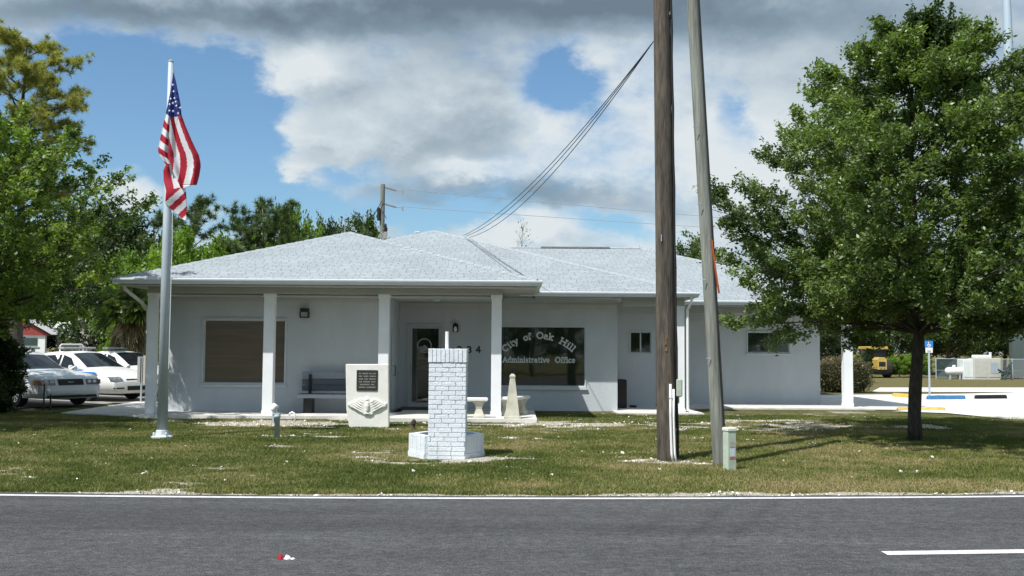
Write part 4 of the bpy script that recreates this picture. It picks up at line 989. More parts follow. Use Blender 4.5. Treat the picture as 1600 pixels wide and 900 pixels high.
# candy-cane vent pipe
vx, vy = gp(461, 657); m = MB(); z0 = 0
m.tube([(vx, vy, -.03), (vx, vy, .11), (vx-.02, vy, .16), (vx-.07, vy, .185), (vx-.12, vy, .16), (vx-.135, vy, .11)], .022, 8)
tag(m.build('vent_pipe', M['whitepvc'], None, True), 'small white bent pipe curling out of the sand at the porch edge', 'pipe')
# garden tap
tx, ty = gp(646.5, 673); m = MB(); m.tube([(tx, ty, -.03), (tx, ty, .13)], .03, 8); m.lathe([(.02, .12), (.055, .14), (.05, .19), (.02, .23)], (tx, ty, 0), 8); m.tube([(tx, ty, .16), (tx+.08, ty-.03, .15), (tx+.09, ty-.03, .10)], .018, 6); m.lathe([(.06, 0), (.075, .02), (.04, .06)], (tx, ty, 0), 8)
tag(m.build('sprinkler_head', M['debris'], None), 'small dark brown garden tap sticking up left of the brick pillar', 'tap')

# ---- big creosote pole
px_, py_ = gp(1042, 719)
pole = thing('utility_pole', 'thick dark brown wooden utility pole standing upright in a patch of white shell', 'utility pole', (px_, py_, 0))
xt, zt = at(1031, -260, py_); m = MB(); rr = random.Random(2)
def rough_pole(m, p0, p1, ra, rb, n=22, seg=60):
    rs = []; rg2 = np.random.default_rng(9); ph = rg2.random((n,))
    for i in range(seg+1):
        t = i/seg; c0 = Vector(p0).lerp(Vector(p1), t); r_ = ra+(rb-ra)*t
        rs.append([(c0.x+math.cos(2*PI*k/n)*r_*(1+.012*math.sin(ph[k]*30+t*9)-.02*(ph[k] > .82)), c0.y+math.sin(2*PI*k/n)*r_*(1+.012*math.sin(ph[k]*30+t*9)-.02*(ph[k] > .82)), c0.z) for k in range(n)])
    m.rings(rs)
rough_pole(m, (px_, py_, -.1), (xt, py_, zt), .148, .118)
m.build('pole', M['wooddark'], pole, True)
def on_pole(z): return px_+(xt-px_)*z/zt, .148+(.118-.148)*z/zt
m = MB(); pts = []
for z in np.linspace(.05, zt-.3, 24):
    x, r_ = on_pole(z); pts.append((x+(r_+.012)*math.cos(R(-12))+.006*math.sin(z*5), py_-(r_+.012)*math.sin(R(12))-.01, z))
m.tube(pts, .021, 7); m.build('cable', M['cable'], pole, True)
for (pxa, pya, pyb, rad, nm) in ((1047.5, 600, 718, .019, 'conduit'), (1052.5, 608, 718, .017, 'conduit')):
    Yc = py_-.155; x, z = at(pxa, pya, Yc); x2, z2 = at(pxa+4, pyb, Yc); m = MB(); m.tube([(x, Yc, z), (x, Yc, z*.6), (x2-.02, Yc, .12), (x2, Yc, -.02)], rad, 8); m.build(nm, M['whitepvc'], pole, True)
Yc = py_-.02; x, z = at(1056, 592, Yc); x2, z2 = at(1065.5, 620, Yc); m = MB(); m.bevbox(x, x2, Yc-.06, Yc+.06, z2, z, .015); m.tube([(x+.04, Yc, z2), (x+.04, Yc, z2-.10)], .012, 6); m.build('junction_box', M['paleg'], pole)
m = MB(); xx, zz = at(1048, 622, py_-.17); m.box(xx-.03, xx+.04, py_-.175, py_-.172, zz-.008, zz+.008); m.build('pipe_strap', M['galv'], pole)
tagm = mat('ochre_tag', (.30, .18, .05), .7, .2)
# yellow number tags (vertical stack of small figures)
m = MB()
for (pxa, pya, ch) in ((1041, 530, '3'), (1040.5, 538, '2'), (1041, 549, '4')):
    m = MB(); x, z = at(pxa, pya, py_-.15); glyph(m, ch, lambda u, v_: (x-.025+u*.075, z+v_*.075), .009, py_-.1505, [0]); m.build('number_tag', tagm, pole)
m = MB(); x, z = at(1033, 372, py_-.12); m.box(x-.006, x+.006, py_-.146, py_-.138, z-.05, z+.05); m.build('staple', M['galv'], pole)
m = MB(); x, z = at(1047, 24, py_-.13); m.lathe([(.02, -.05), (.03, 0), (.02, .05)], (x, py_-.14, z), 8); m.build('clamp', M['black'], pole)
# ---- leaning grey-green pole
qx, qy = gp(1125, 727); xt2, zt2 = at(1077, -90, qy+.1)
p2 = thing('leaning_pole', 'slimmer weathered grey-green wooden pole leaning left beside the green service box', 'utility pole', (qx, qy, 0))
m = MB(); rough_pole(m, (qx, qy, -.1), (xt2, qy+.1, zt2), .094, .088, 18, 50); m.build('pole', M['woodgrey'], p2, True)
m = MB(); cpt = [at(1111, 375, qy-.05), at(1115, 405, qy-.05), at(1120, 440, qy-.05), at(1123, 458, qy-.05)]
for (x, z), (x2, z2) in zip(cpt[:-1], cpt[1:]): m.rings([[(x-.006, qy-.075, z), (x+.016, qy-.075, z), (x+.016, qy-.03, z), (x-.006, qy-.03, z)], [(x2-.006, qy-.075, z2), (x2+.016, qy-.075, z2), (x2+.016, qy-.03, z2), (x2-.006, qy-.03, z2)]])
m.build('strap', M['rust'], p2)
m = MB(); pts = []
for t in np.linspace(.02, .98, 20): pts.append((qx+(xt2-qx)*t+.082, qy-.06+.1*t, zt2*t))
m.tube(pts, .013, 6); m.build('cable', M['cable'], p2)
m = MB()
for py2 in (438, 560, 200, 320):
    t = (727-py2)/817; X_, Z_ = at(1125-48*t, py2, qy); m = MB(); m.tube([(X_-.06, qy-.07, Z_), (X_-.12, qy-.09, Z_)], .008, 5); m.build('bolt', M['galv'], p2)
# ---- green service pedestal
ex, ey = gp(1140, 735.5); zt_ = at(1140, 667.5, ey)[1]
pd = thing('service_pedestal', 'knee high pale green utility box with worn labels beside the leaning pole', 'utility box', (ex, ey, 0), R(24))
w_, dpt = .125, .125
m = MB(); m.rings([[(-w_/2*k_, -dpt/2*k_, z), (w_/2*k_, -dpt/2*k_, z), (w_/2*k_, dpt/2*k_, z), (-w_/2*k_, dpt/2*k_, z)] for z, k_ in ((-.03, 1), (zt_-.03, 1))]); m.build('body', M['paleg'], pd, local=True)
m = MB(); m.rings([[(-w_/2*k_, -dpt/2*k_, z), (w_/2*k_, -dpt/2*k_, z), (w_/2*k_, dpt/2*k_, z), (-w_/2*k_, dpt/2*k_, z)] for z, k_ in ((zt_-.045, 1.02), (zt_-.045, 1.14), (zt_-.012, 1.14), (zt_, .9))]); m.build('lid', mat('pale_lid', (.68, .72, .62), .6, .08), pd, local=True)
lb = mat('paper_label', (.62, .68, .75), .6, .2, 60, detail=2); lb2 = mat('red_label', (.45, .16, .13), .6, .2, 60); lb3 = mat('faded_label', (.42, .40, .36), .6, .3, 50)
for (z0, z1, mm, ww) in ((.20, .31, lb, .04), (.165, .195, lb2, .048), (.325, .40, lb3, .04)):
    m = MB(); m.box(-ww+.005, ww+.005, -dpt/2-.003, -dpt/2-.001, z0, z1); m.build('label_plate', mm, pd, local=True)
# ---- service cables from the dark pole to the roof
wA = at(1021, 65, py_); wg = 'service cables from the dark pole to the office roof'
for k, (ep, sag, lab) in enumerate((((724, 368), .42, 'upper black service cable running from the dark pole down to the roof hip'), ((728, 369), .49, 'middle black service cable running from the dark pole down to the roof hip'), ((733, 371), .58, 'lowest and most sagging black service cable between the dark pole and the roof hip'))):
    Ye = 32.2; xe, ze = at(ep[0], ep[1], Ye); m = MB(); pts = []
    for i in range(41):
        t = i/40; pts.append((wA[0]+(xe-wA[0])*t, py_+(Ye-py_)*t, wA[1]+(ze-wA[1])*t-4*sag*t*(1-t)))
    m.tube(pts, .008, 5); tag(m.build('service_cable', M['cable']), lab, 'cable', wg)

# ---- distant utility pole with insulators, transformer bank, line wires
dY = 60; dx_, dz_ = at(598, 288, dY)
dp = thing('distant_utility_pole', 'far utility pole with a transformer bank rising behind the roof', 'utility pole', (dx_, dY, 0))
m = MB(); m.tube([(dx_, dY, -.1), (dx_, dY, dz_)], [.19, .14], 10); m.build('pole', M['woodgrey'], dp)
for py2 in (295.5, 321.5):
    z = at(598, py2, dY)[1]; a = Vector((dx_+.15, dY-.1, z+.1)); b_ = Vector((at(619, py2+3, dY)[0], dY-.1, z-.1)); m = MB(); pts = []; rr_ = []
    for i in range(25): pts.append(a.lerp(b_, i/24)); rr_.append(.035 if i % 2 else .075)
    m.tube(pts, rr_, 7); e = Vector((at(629, py2, dY)[0], dY-.1, z-.12)); m.tube([b_, e], .02, 5); m.tube([e+Vector((0, 0, .05)), e+Vector((.02, 0, -.2))], .05, 6); m.build('insulator_arm', M['lens'], dp)
m = MB(); X_, Z_ = at(593, 366, dY); m.box(X_-.55, X_+.5, dY-.5, dY-.2, Z_-.6, Z_+.1); m.build('transformer', M['lens'], dp)
m = MB()
for k in (-.4, .4): m.lathe([(.05, .1), (.12, .15), (.12, .35), (.06, .4), (.09, .45), (.04, .6)], (X_+k, dY-.35, Z_), 8)
m.tube([(dx_, dY-.2, Z_+2), (X_-.6, dY-.35, Z_+.6)], .02, 4); m.tube([(dx_, dY-.2, Z_+1.4), (X_+.45, dY-.35, Z_+.9)], .02, 4); m.build('bushing', M['dark'], dp)
m = MB(); m.box(dx_-.28, dx_-.14, dY-.25, dY-.05, at(590, 345, dY)[1], at(590, 325, dY)[1]); m.build('cutout', M['dark'], dp)
for k, (s_, e_) in enumerate((((630, 296), (1520, 372)), ((630, 323), (1520, 380)))):
    a = at(*s_, dY-.1); b_ = at(*e_, dY-.1); m = MB(); pts = [(a[0]+(b_[0]-a[0])*i/30, dY-.1, a[1]+(b_[1]-a[1])*i/30+4*.35*(i/30)*(1-i/30)*(-.2)) for i in range(31)]
    m.tube(pts, .013, 4); tag(m.build('power_line', M['lens']), ['upper thin power line crossing the sky behind the roof', 'lower thin power line crossing the sky behind the roof'][k], 'power line', 'far power lines')
# ---- monopole at right
mY_ = 66; ma, mz = at(1573, 0, mY_); mbx = atx(1592, mY_); m = MB(); X2, Z2 = at(1571, -120, mY_)
m.tube([(mbx, mY_, -.2), (mbx+(ma-mbx)*.5, mY_, mz*.5), (ma, mY_, mz), (X2+.3, mY_, Z2)], [.60, .42, .25, .2], 12)
tag(m.build('steel_monopole', M['monopole'], None, True), 'very tall tapered pale blue steel mast rising behind the big tree', 'mast')

# ================================================================== CARS
def wheel(parent, x, y, r_, rimcol='chrome', side=-1):
    m = MB(); s = side
    m.lathe([(r_*.60, -.10*1), (r_*.93, -.11), (r_, -.07), (r_, .07), (r_*.93, .11), (r_*.60, .10)], (x, y, r_), 22, 'y')
    w_ = m.build('wheel', M['tyre'], parent, local=True)
    m = MB(); yy = y+s*.095
    m.lathe([(r_*.62, .0), (r_*.62, s*.02), (r_*.55, s*.012), (r_*.52, -s*.03)], (x, yy, r_), 20, 'y')
    for k in range(8):
        a = 2*PI*k/8; c_, n_ = math.cos(a), math.sin(a); p = [(x+c_*.03-n_*.02, r_+n_*.03+c_*.02), (x+c_*.03+n_*.02, r_+n_*.03-c_*.02), (x+c_*r_*.58+n_*.028, r_+n_*r_*.58-c_*.028), (x+c_*r_*.58-n_*.028, r_+n_*r_*.58+c_*.028)]
        m.prism(p, yy+s*.004-.008, yy+s*.004+.008)
    m.lathe([(.06, 0), (.055, s*.03), (.01, s*.035)], (x, yy, r_), 10, 'y')
    m.build('rim', M[rimcol], w_, local=True)
def sedan(name, lab, loc, rz, paint, style, group):
    """x forward, y left; origin at ground under the middle"""
    t = thing(name, lab, 'police car', loc, rz, group)
    if style == 'round':
        Lh = 2.54; W_ = .925; prof = [(-2.52, .62), (-2.48, .86), (-2.40, 1.02), (-1.75, 1.07), (-1.5, .98), (.95, .96), (1.15, .985), (1.7, .90), (2.15, .78), (2.38, .68), (2.48, .58), (2.54, .42)]
        gh_ = [(-2.0, 1.04, .62, .62), (-1.45, 1.26, .66, .60), (-.95, 1.43, .70, .56), (-.2, 1.485, .72, .57), (.2, 1.45, .72, .56), (.65, 1.25, .74, .62), (1.22, .97, .78, .74)]
    else:
        Lh = 2.69; W_ = .985; prof = [(-2.67, .60), (-2.63, .84), (-2.55, .98), (-1.85, 1.02), (-1.6, .98), (.9, .96), (1.1, .99), (2.0, .90), (2.42, .83), (2.55, .76), (2.63, .60), (2.69, .44)]
        gh_ = [(-2.0, 1.0, .66, .66), (-1.6, 1.25, .70, .62), (-1.2, 1.42, .72, .60), (-.3, 1.47, .74, .61), (.15, 1.44, .74, .60), (.55, 1.25, .76, .64), (1.08, .98, .80, .76)]
    wx = (1.42, -1.38) if style == 'round' else (1.55, -1.40); r_ = .34
    px_ = [p[0] for p in prof]; pz = [p[1] for p in prof]
    st = np.unique(np.concatenate([np.linspace(-Lh, Lh, 90), [p[0] for p in prof]]))
    rs = []
    for x in st:
        zt = np.interp(x, px_, pz); e = abs(x)/Lh; hw_ = W_*(1-.19*max(0, (e-.72)/.28)**2.2); zb = .24
        for w0 in wx:
            d = abs(x-w0)
            if d < r_+.06: zb = max(zb, .02+math.sqrt((r_+.06)**2-d*d)+r_*.98)
        zb = min(zb, zt-.08)
        zs = min(zt-.03, .88-.02*e); zs = max(zs, zb+.03); zm = max(zb+.02, min(.55, zs-.01))
        rs.append([(x, 0, zb), (x, hw_*.80, zb), (x, hw_*.975, zb+.015), (x, hw_, zm), (x, hw_*.985, (zm+zs)/2), (x, hw_*.95, zs), (x, hw_*.80, zt-.012), (x, hw_*.4, zt+.008), (x, 0, zt+.012), (x, -hw_*.4, zt+.008), (x, -hw_*.80, zt-.012), (x, -hw_*.95, zs), (x, -hw_*.985, (zm+zs)/2), (x, -hw_, zm), (x, -hw_*.975, zb+.015), (x, -hw_*.80, zb)])
    m = MB(); m.rings(rs)
    grs = []
    gs = np.linspace(gh_[0][0], gh_[-1][0], 26)
    for x in gs:
        z = np.interp(x, [g[0] for g in gh_], [g[1] for g in gh_]); wb = np.interp(x, [g[0] for g in gh_], [g[2] for g in gh_])+.06; wr = np.interp(x, [g[0] for g in gh_], [g[3] for g in gh_])
        zb = .92; grs.append([(x, wb, zb), (x, wr+.04, z-.07), (x, wr-.03, z-.015), (x, 0, z+.01), (x, -wr+.03, z-.015), (x, -wr-.04, z-.07), (x, -wb, zb)])
    m.rings(grs, True, True)
    b_ = m.build('body', M[paint], t, True, local=True)
    GH = lambda x, k: float(np.interp(x, [g[0] for g in gh_], [g[k] for g in gh_]))
    def side_pt(x, f, s_):   # on the cabin side, f 0 at belt .. 1 at roof rail
        wb = GH(x, 2)+.06; wr = GH(x, 3)+.04; z = .92+(GH(x, 1)-.07-.92)*f
        return (x, s_*(wb+(wr-wb)*f+.008), z)
    # windscreen and rear window
    for nm, xa, xb in (('windscreen', .28, 1.14), ('rear_window', -1.86, -1.12)):
        m = MB(); g = []
        for i in range(9):
            x = xa+(xb-xa)*i/8; z = GH(x, 1); w2 = GH(x, 3)-.05
            g.append([(x+(.012 if nm[0] == 'w' else -.012), w2*f, z+.006-.02*abs(f)**3+.012*(1-abs(f))) for f in (-1, -.6, 0, .6, 1)])
        m.rings(g, False, False); m.build(nm, M['carglass'], t, True, local=True)
    m_ = []
    for s_ in (-1, 1):
        for xa, xb in ((-.02+.05, .86), (-.92, -.05), ):
            m = MB(); top_b = min(xb, .28+(.12 if xb > .5 else 0)) if xb > .5 else xb
            f1 = .93; f0 = .14
            xt0 = xa if xa > -.5 else max(xa, -.85); pts = [side_pt(xa, f0, s_), side_pt(xb, f0, s_), side_pt((xb+top_b)/2, .55, s_), side_pt(top_b, f1, s_), side_pt(xt0, f1, s_)]
            m.add(pts, [(0, 1, 2, 3, 4)]); m.build('side_window', M['carglass'], t, local=True)
    for x in wx:
        for s_ in (-1, 1): wheel(t, x, s_*(W_-.14), r_, side=s_)
    # front face pieces follow the nose curve
    def nose(y): 
        f = min(1, abs(y)/W_); return Lh-.02-.26*f**3
    zt = .70 if style == 'round' else .74
    def surf(y, z):
        f = abs(y)/W_; xe = Lh if f < .81 else Lh*(.72+.28*max(0, (1-f)/.19)**(1/2.2))
        k = [i for i, p in enumerate(prof) if p[0] > 1.0]; xs_ = [prof[i][0] for i in k]; zs_ = [prof[i][1] for i in k]
        return min(xe, float(np.interp(-z, [-q for q in zs_], xs_)))
    def patch(nm, y0, y1, z0, z1, mm, back=0., tiltx=.0, n=6, lift=.02):
        m = MB(); g = []; lift = .012+back*0+ (0 if lift < .05 else .03)
        for i in range(n+1):
            y = y0+(y1-y0)*i/n; ring = []
            for z in (z0, z0+(z1-z0)/3, z0+(z1-z0)*2/3, z1): ring.append((surf(y, z)+lift, y, z))
            g.append([(surf(y, z0)-.06, y, z0)]+ring+[(surf(y, z1)-.06, y, z1-.005)])
        m.rings(g, True, True); return m.build(nm, mm, t, False, local=True)
    def patch_old(nm, y0, y1, z0, z1, mm, back=0., tiltx=.0, n=5, lift=.02):
        m = MB(); g = []
        for i in range(n+1):
            y = y0+(y1-y0)*i/n; xx = nose(y)+lift-back
            g.append([(xx-.10, y, z0), (xx, y, z0), (xx-tiltx, y, z1), (xx-.10-tiltx, y, z1)])
        m.rings(g, True, True); return m.build(nm, mm, t, False, local=True)
    if style == 'round':
        for s_ in (-1, 1):
            hl = patch('headlight', s_*.42, s_*.82, .60, .73, M['headlamp'], .05, .10, lift=.035)
            for yy in (.52, .68):
                m = MB(); m.lathe([(.05, .0), (.045, .012), (.01, .014)], (surf(s_*yy, .66)+.012, s_*yy, .66), 10, 'x'); m.build('lamp_reflector', M['chrome'], hl, local=True)
        patch('grille', -.30, .30, .62, .665, M['dark'], .03, .03, lift=.02)
        em = patch('grille_emblem', -.07, .07, .63, .655, M['chrome'], .02, .0, lift=.03)
        patch('lower_intake', -.34, .34, .33, .46, M['dark'], .0, .0, lift=.012); 
        for s_ in (-1, 1): patch('fog_slot', s_*.46, s_*.78, .38, .42, M['dark'], .0, .0, lift=.012)
        m = MB()
        for s_ in (-1,):
            for (x0_, x1_, z0_, z1_) in ((.55, 1.95, .80, .87), (.6, 1.7, .73, .785), (.75, 1.35, .875, .91)):
                m.add([(x0_, s_*(W_+.004), z0_), (x1_, s_*(W_+.002), z0_+.01), (x1_-.15, s_*(W_*.985+.004), z1_), (x0_+.12, s_*(W_*.985+.004), z1_)], [(0, 1, 2, 3)])
        m.build('door_stripe', M['blue'], t, local=True)
    else:
        for s_ in (-1, 1):
            hl = patch('headlight', s_*.44, s_*.80, .60, .74, M['headlamp'], .05, .04, lift=.035)
            for yy in (.53, .68):
                m = MB(); m.lathe([(.055, .0), (.05, .012), (.01, .014)], (surf(s_*yy, .67)+.012, s_*yy, .67), 10, 'x'); m.build('lamp_reflector', M['chrome'], hl, local=True)
            patch('indicator_lamp', s_*.81, s_*.93, .61, .73, M['amber'], .03, .04, lift=.05)
        patch('grille', -.36, .36, .59, .75, M['dark'], .04, .04, lift=.03)
        patch('grille_emblem', -.08, .08, .65, .69, M['chrome'], .03, .0, lift=.045)
        patch('bumper', -.88, .88, .38, .56, M[paint], .0, .02, 9, lift=.06); patch('lower_intake', -.70, .70, .26, .33, M['dark'], .0, .0, lift=.03)
    for s_ in (-1, 1):
        m = MB(); m.rings([[(.86, s_*(W_-.03), .93), (.98, s_*(W_-.03), .93), (.98, s_*(W_-.03), .98), (.86, s_*(W_-.03), .98)], [(.84, s_*(W_+.12), .93), (.98, s_*(W_+.12), .94), (.96, s_*(W_+.12), 1.06), (.84, s_*(W_+.12), 1.06)], [(.85, s_*(W_+.17), .96), (.95, s_*(W_+.17), .96), (.94, s_*(W_+.17), 1.04), (.85, s_*(W_+.17), 1.04)]])
        m.build('mirror', M[paint], t, local=True)
    return t
def lightbar(t, hoop=False):
    m = MB(); m.bevbox(-.32, -.05, -.60, .60, 1.53, 1.60, .02)
    for s_ in (-.45, .45): m.box(-.22, -.14, s_-.04, s_+.04, 1.46, 1.53)
    lbm = m.build('light_bar', M['lens'], t, local=True)
    if hoop:
        m = MB(); m.tube([(-.45, -.42, 1.46), (-.45, -.42, 1.64), (-.45, -.36, 1.68), (-.45, .36, 1.68), (-.45, .42, 1.64), (-.45, .42, 1.46)], .022, 8); m.build('roof_hoop', M['whitepvc'], t, local=True)
pg_ = 'police cars parked beside the office'
HD = R(-48)
def place_front(px, py, Lh, hd):   # ground position of the nose -> centre of the car
    x, y = gp(px, py); return (x-math.cos(hd)*Lh, y-math.sin(hd)*Lh, .017)
ca = sedan('police_car', 'pale grey older police sedan with a black grille, nearest the dark shrub', place_front(106, 637, 2.5, R(-36)), R(-36), 'carsilver', 'square', pg_); lightbar(ca)
cb = sedan('police_car', 'white police sedan with blue side stripes and a white roof hoop', place_front(210, 627.5, 2.45, R(-29)), R(-29), 'carwhite', 'round', pg_); lightbar(cb, True)
cc = sedan('police_car', 'white police sedan half hidden behind the striped one, beside the office wall', place_front(270, 620, 2.45, R(-29)), R(-29), 'carwhite', 'round', pg_); lightbar(cc)
# sign post beside the cars, thin dark stakes
x, y = gp(220, 631); sg = thing('parking_sign', 'grey parking sign seen edge-on on a thin post by the white cars', 'sign', (x, y, 0))
m = MB(); m.box(x-.02, x+.02, y-.02, y+.02, -.05, 1.35); m.build('post', M['galv'], sg)
m = MB(); zt = at(220, 560, y)[1]; m.box(x-.11, x-.03, y-.05, y+.2, .62, zt+.05); m.build('panel', mat('sign_back', (.45, .45, .42), .5, .1), sg)
m = MB(); m.box(x+.03, x+.10, y-.0, y+.25, .60, zt+.08); m.build('panel', mat('sign_face_tan', (.55, .52, .46), .5, .1), sg)
for px, pt, lab in ((68, 600, 'taller thin black stake in the grass before the grey car'), (78.5, 616, 'shorter thin black stake in the grass before the grey car')):
    x, y = gp(px, 641); z = at(px, pt, y)[1]; m = MB(); m.tube([(x, y, -.05), (x, y, z)], .022, 6); tag(m.build('stake', M['black']), lab, 'stake', 'stakes by the parking edge')

# far left house and shed
hy = 58
hs = thing('far_house', 'small pale house with a red gable and light metal roof beyond the police cars', 'house', (atx(75, hy), hy, 0))
xa, xb, xc = atx(2, hy), atx(70, hy), atx(122, hy); ze = at(50, 523, hy)[1]; zp = at(30, 500, hy)[1]; zr = at(80, 497, hy)[1]
m = MB(); m.box(xa, xb, hy, hy+.2, 0, ze); m.build('wall', M['palewall'], hs)
m = MB(); m.box(xb+.001, xc, hy+1.5, hy+1.7, 0, ze); m.build('wall', M['tanwall'], hs)
m = MB(); m.prism([(xa-.3, ze+.01), (xb+.3, ze-.05), ((xa+xb)/2, zp)], hy-.1, hy+.25); m.build('gable', M['redroof'], hs)
m = MB(); mid = (xa+xb)/2; m.add([(mid, hy-.3, zp+.12), (xb+.5, hy-.3, ze+.02), (xb+.5, hy+8, ze+.02), (mid, hy+8, zp+.12)], [(0, 1, 2, 3)]); m.add([(mid-.5, hy+3, zr), (xc-.3, hy+3, zr), (xc+.3, hy+1.2, ze), (xb-.5, hy+1.2, ze)], [(0, 1, 2, 3)]); m.build('roof', M['metalroof'], hs)
m = MB(); a = at(31, 528, hy); b_ = at(58, 540, hy); m.box(a[0], b_[0], hy-.05, hy-.01, b_[1], a[1]); m.build('window', M['slat'], hs)
x0_, x1_ = atx(134, 54), atx(150, 54); zt = at(140, 493, 54)[1]
m = MB(); m.box(x0_, x1_, 54, 54.6, 0, zt); m.box(x0_-.5, x0_, 54.1, 54.5, zt-.25, zt); m.box(x0_-.45, x0_-.1, 54.2, 54.4, 0, zt-.25); tag(m.build('grey_shed', mat('shed_grey', (.36, .35, .33), .8, .1)), 'narrow grey end of a shed beside the far pale house', 'shed')

# ================================================================== RIGHT SIDE
# accessible parking sign
x, y = gp(1452.5, 619.5); ps = thing('accessible_parking_sign', 'blue and white wheelchair parking sign on a grey post by the blue wheel stop', 'sign', (x, y, 0))
m = MB(); m.box(x-.03, x+.03, y-.02, y+.02, -.05, 2.05); m.build('post', M['galv'], ps)
za, zb2, zc2 = at(1452, 532.5, y)[1], at(1452, 543, y)[1], at(1452, 551, y)[1]
m = MB(); m.box(x-.15, x+.15, y-.030, y-.024, zb2, za); m.build('panel', M['blue'], ps); pnl = [k for k in bpy.data.objects if k.parent == ps and k.name.startswith('panel')][0]
m = MB(); m.box(x-.13, x+.13, y-.031, y-.024, zc2, zb2-.005); m.build('panel', M['whitepvc'], ps)
m = MB(); zz = (za+zb2)/2; yv = y-.034   # wheelchair symbol
for i in range(14):
    a, c_ = R(150+i*17), R(150+(i+1)*17); m.add([(x+r2*math.cos(t_), yv, zz-.03+r2*math.sin(t_)) for r2, t_ in ((.042, a), (.062, a), (.062, c_), (.042, c_))], [(0, 1, 2, 3)])
m.box(x-.025, x-.005, yv-.001, yv, zz-.03, zz+.045); m.box(x-.005, x+.045, yv-.001, yv, zz-.03, zz-.012); m.box(x+.036, x+.052, yv-.002, yv-.001, zz-.085, zz-.02); m.box(x-.03, x, yv-.003, yv-.001, zz+.05, zz+.078); m.build('symbol', M['whitepvc'], pnl)
m = MB(); m.box(x-.06, x+.06, yv-.0, yv+.002, zc2+.02, zc2+.035); m.box(x-.08, x+.08, yv, yv+.002, zc2+.055, zc2+.075); m.build('lettering', M['dark'], [k for k in bpy.data.objects if k.parent == ps and k.name.startswith('panel')][1])
# wheel stops and painted kerb pieces
def stop(pa, pb, mm, lab, zz=.13):
    (xa, ya), (xb, yb) = gp(*pa), gp(*pb); t = Vector((xb-xa, yb-ya, 0)); L_ = t.length; t.normalize(); n = Vector((-t.y, t.x, 0)); m = MB(); rs = []
    for s_, k in ((0, .7), (.05, 1), (L_-.05, 1), (L_, .7)):
        c = Vector((xa, ya, .02))+t*s_; rs.append([c-n*.09*k, c-n*.06*k+Vector((0, 0, zz*k)), c+n*.06*k+Vector((0, 0, zz*k)), c+n*.09*k])
    m.rings(rs); tag(m.build('wheel_stop', mm), lab, 'wheel stop', 'wheel stops in the parking lot')
stop((1449, 625), (1507, 624.5), M['bluekerb'], 'blue painted wheel stop under the wheelchair sign')
stop((1396, 620.5), (1424, 622.5), M['yellowold'], 'yellow painted wheel stop left of the tree trunk')
stop((1524, 624), (1572, 623.5), M['black'], 'black wheel stop right of the blue one')
stop((1402, 641.5), (1476, 642), M['yellowold'], 'worn yellow kerb piece at the lawn edge behind the tree trunk', .08)
# tractor with cab, facing the camera
tx, ty = gp(1369, 590); zt = at(1369, 541.5, ty)[1]
tr = thing('tractor', 'small yellow tractor with a dark cab parked on the far grass', 'tractor', (tx, ty, 0))
def tX(px): return atx(px, ty)
def tZ(py): return at(1369, py, ty)[1]
m = MB(); m.bevbox(tX(1351), tX(1386), ty-.2, ty+1.2, tZ(546), tZ(541.5), .03); m.build('roof', M['yellow'], tr)
m = MB(); c0, c1 = tX(1352), tX(1383)
for xx in (c0, c1-.08): m.box(xx, xx+.08, ty-.1, ty-.02, tZ(572), tZ(546)); m.box(xx, xx+.08, ty+1.0, ty+1.08, tZ(572), tZ(546))
m.box(c0, c1, ty-.1, ty-.03, tZ(574), tZ(571)); m.build('cab_frame', M['black'], tr)
m = MB(); m.box(c0+.08, c1-.08, ty-.07, ty-.05, tZ(571), tZ(546)); m.box(c0+.01, c0+.03, ty, ty+1, tZ(571), tZ(546)); m.box(c1-.03, c1-.01, ty, ty+1, tZ(571), tZ(546)); m.build('cab_glass', M['carglass'], tr)
m = MB(); h0, h1 = tX(1361), tX(1375); m.rings([[(h0, yy, tZ(577)), (h1, yy, tZ(577)), (h1, yy, tZ(562)), (h1-.12, yy, tZ(558)), (h0+.12, yy, tZ(558)), (h0, yy, tZ(562))] for yy in (ty-1.1, ty-.12)]); m.build('hood', M['yellow'], tr)
m = MB(); m.box(h0+.08, h1-.08, ty-1.12, ty-1.101, tZ(572), tZ(565)); m.build('grille', M['dark'], tr)
for s_ in (0, 1):
    m = MB(); xx = tX(1365.5+s_*5); m.lathe([(.05, 0), (.045, -.02)], (xx, ty-1.13, tZ(573.5)), 8, 'y'); m.build('headlight', M['lens'], tr)
m = MB(); m.box(tX(1358), tX(1379), ty-1.0, ty+.6, tZ(584), tZ(576)); m.box(tX(1354), tX(1384), ty-1.05, ty-.75, tZ(581), tZ(577)); m.build('chassis', M['black'], tr)
for px, rr_ in ((1350.5, .40), (1386, .55)):
    m = MB(); m.lathe([(rr_*.55, -.18), (rr_*.9, -.2), (rr_, -.15), (rr_, .15), (rr_*.9, .2), (rr_*.55, .18)], (tX(px), ty+.1, rr_), 18, 'x'); w_ = m.build('wheel', M['tyre'], tr)
    m = MB(); m.lathe([(rr_*.54, -.17), (.1, -.1), (.1, .1), (rr_*.54, .17)], (tX(px), ty+.1, rr_), 14, 'x'); m.build('rim', M['yellow'], w_)
m = MB(); m.tube([(tX(1347), ty+1.5, tZ(572)), (tX(1344), ty+1.7, tZ(556)), (tX(1347), ty+1.6, tZ(547))], [.12, .10, .07], 6); m.tube([(tX(1347), ty+1.5, tZ(572)), (tX(1354), ty+1.2, tZ(578))], .09, 6); m.build('loader_arm', M['yellow'], tr)
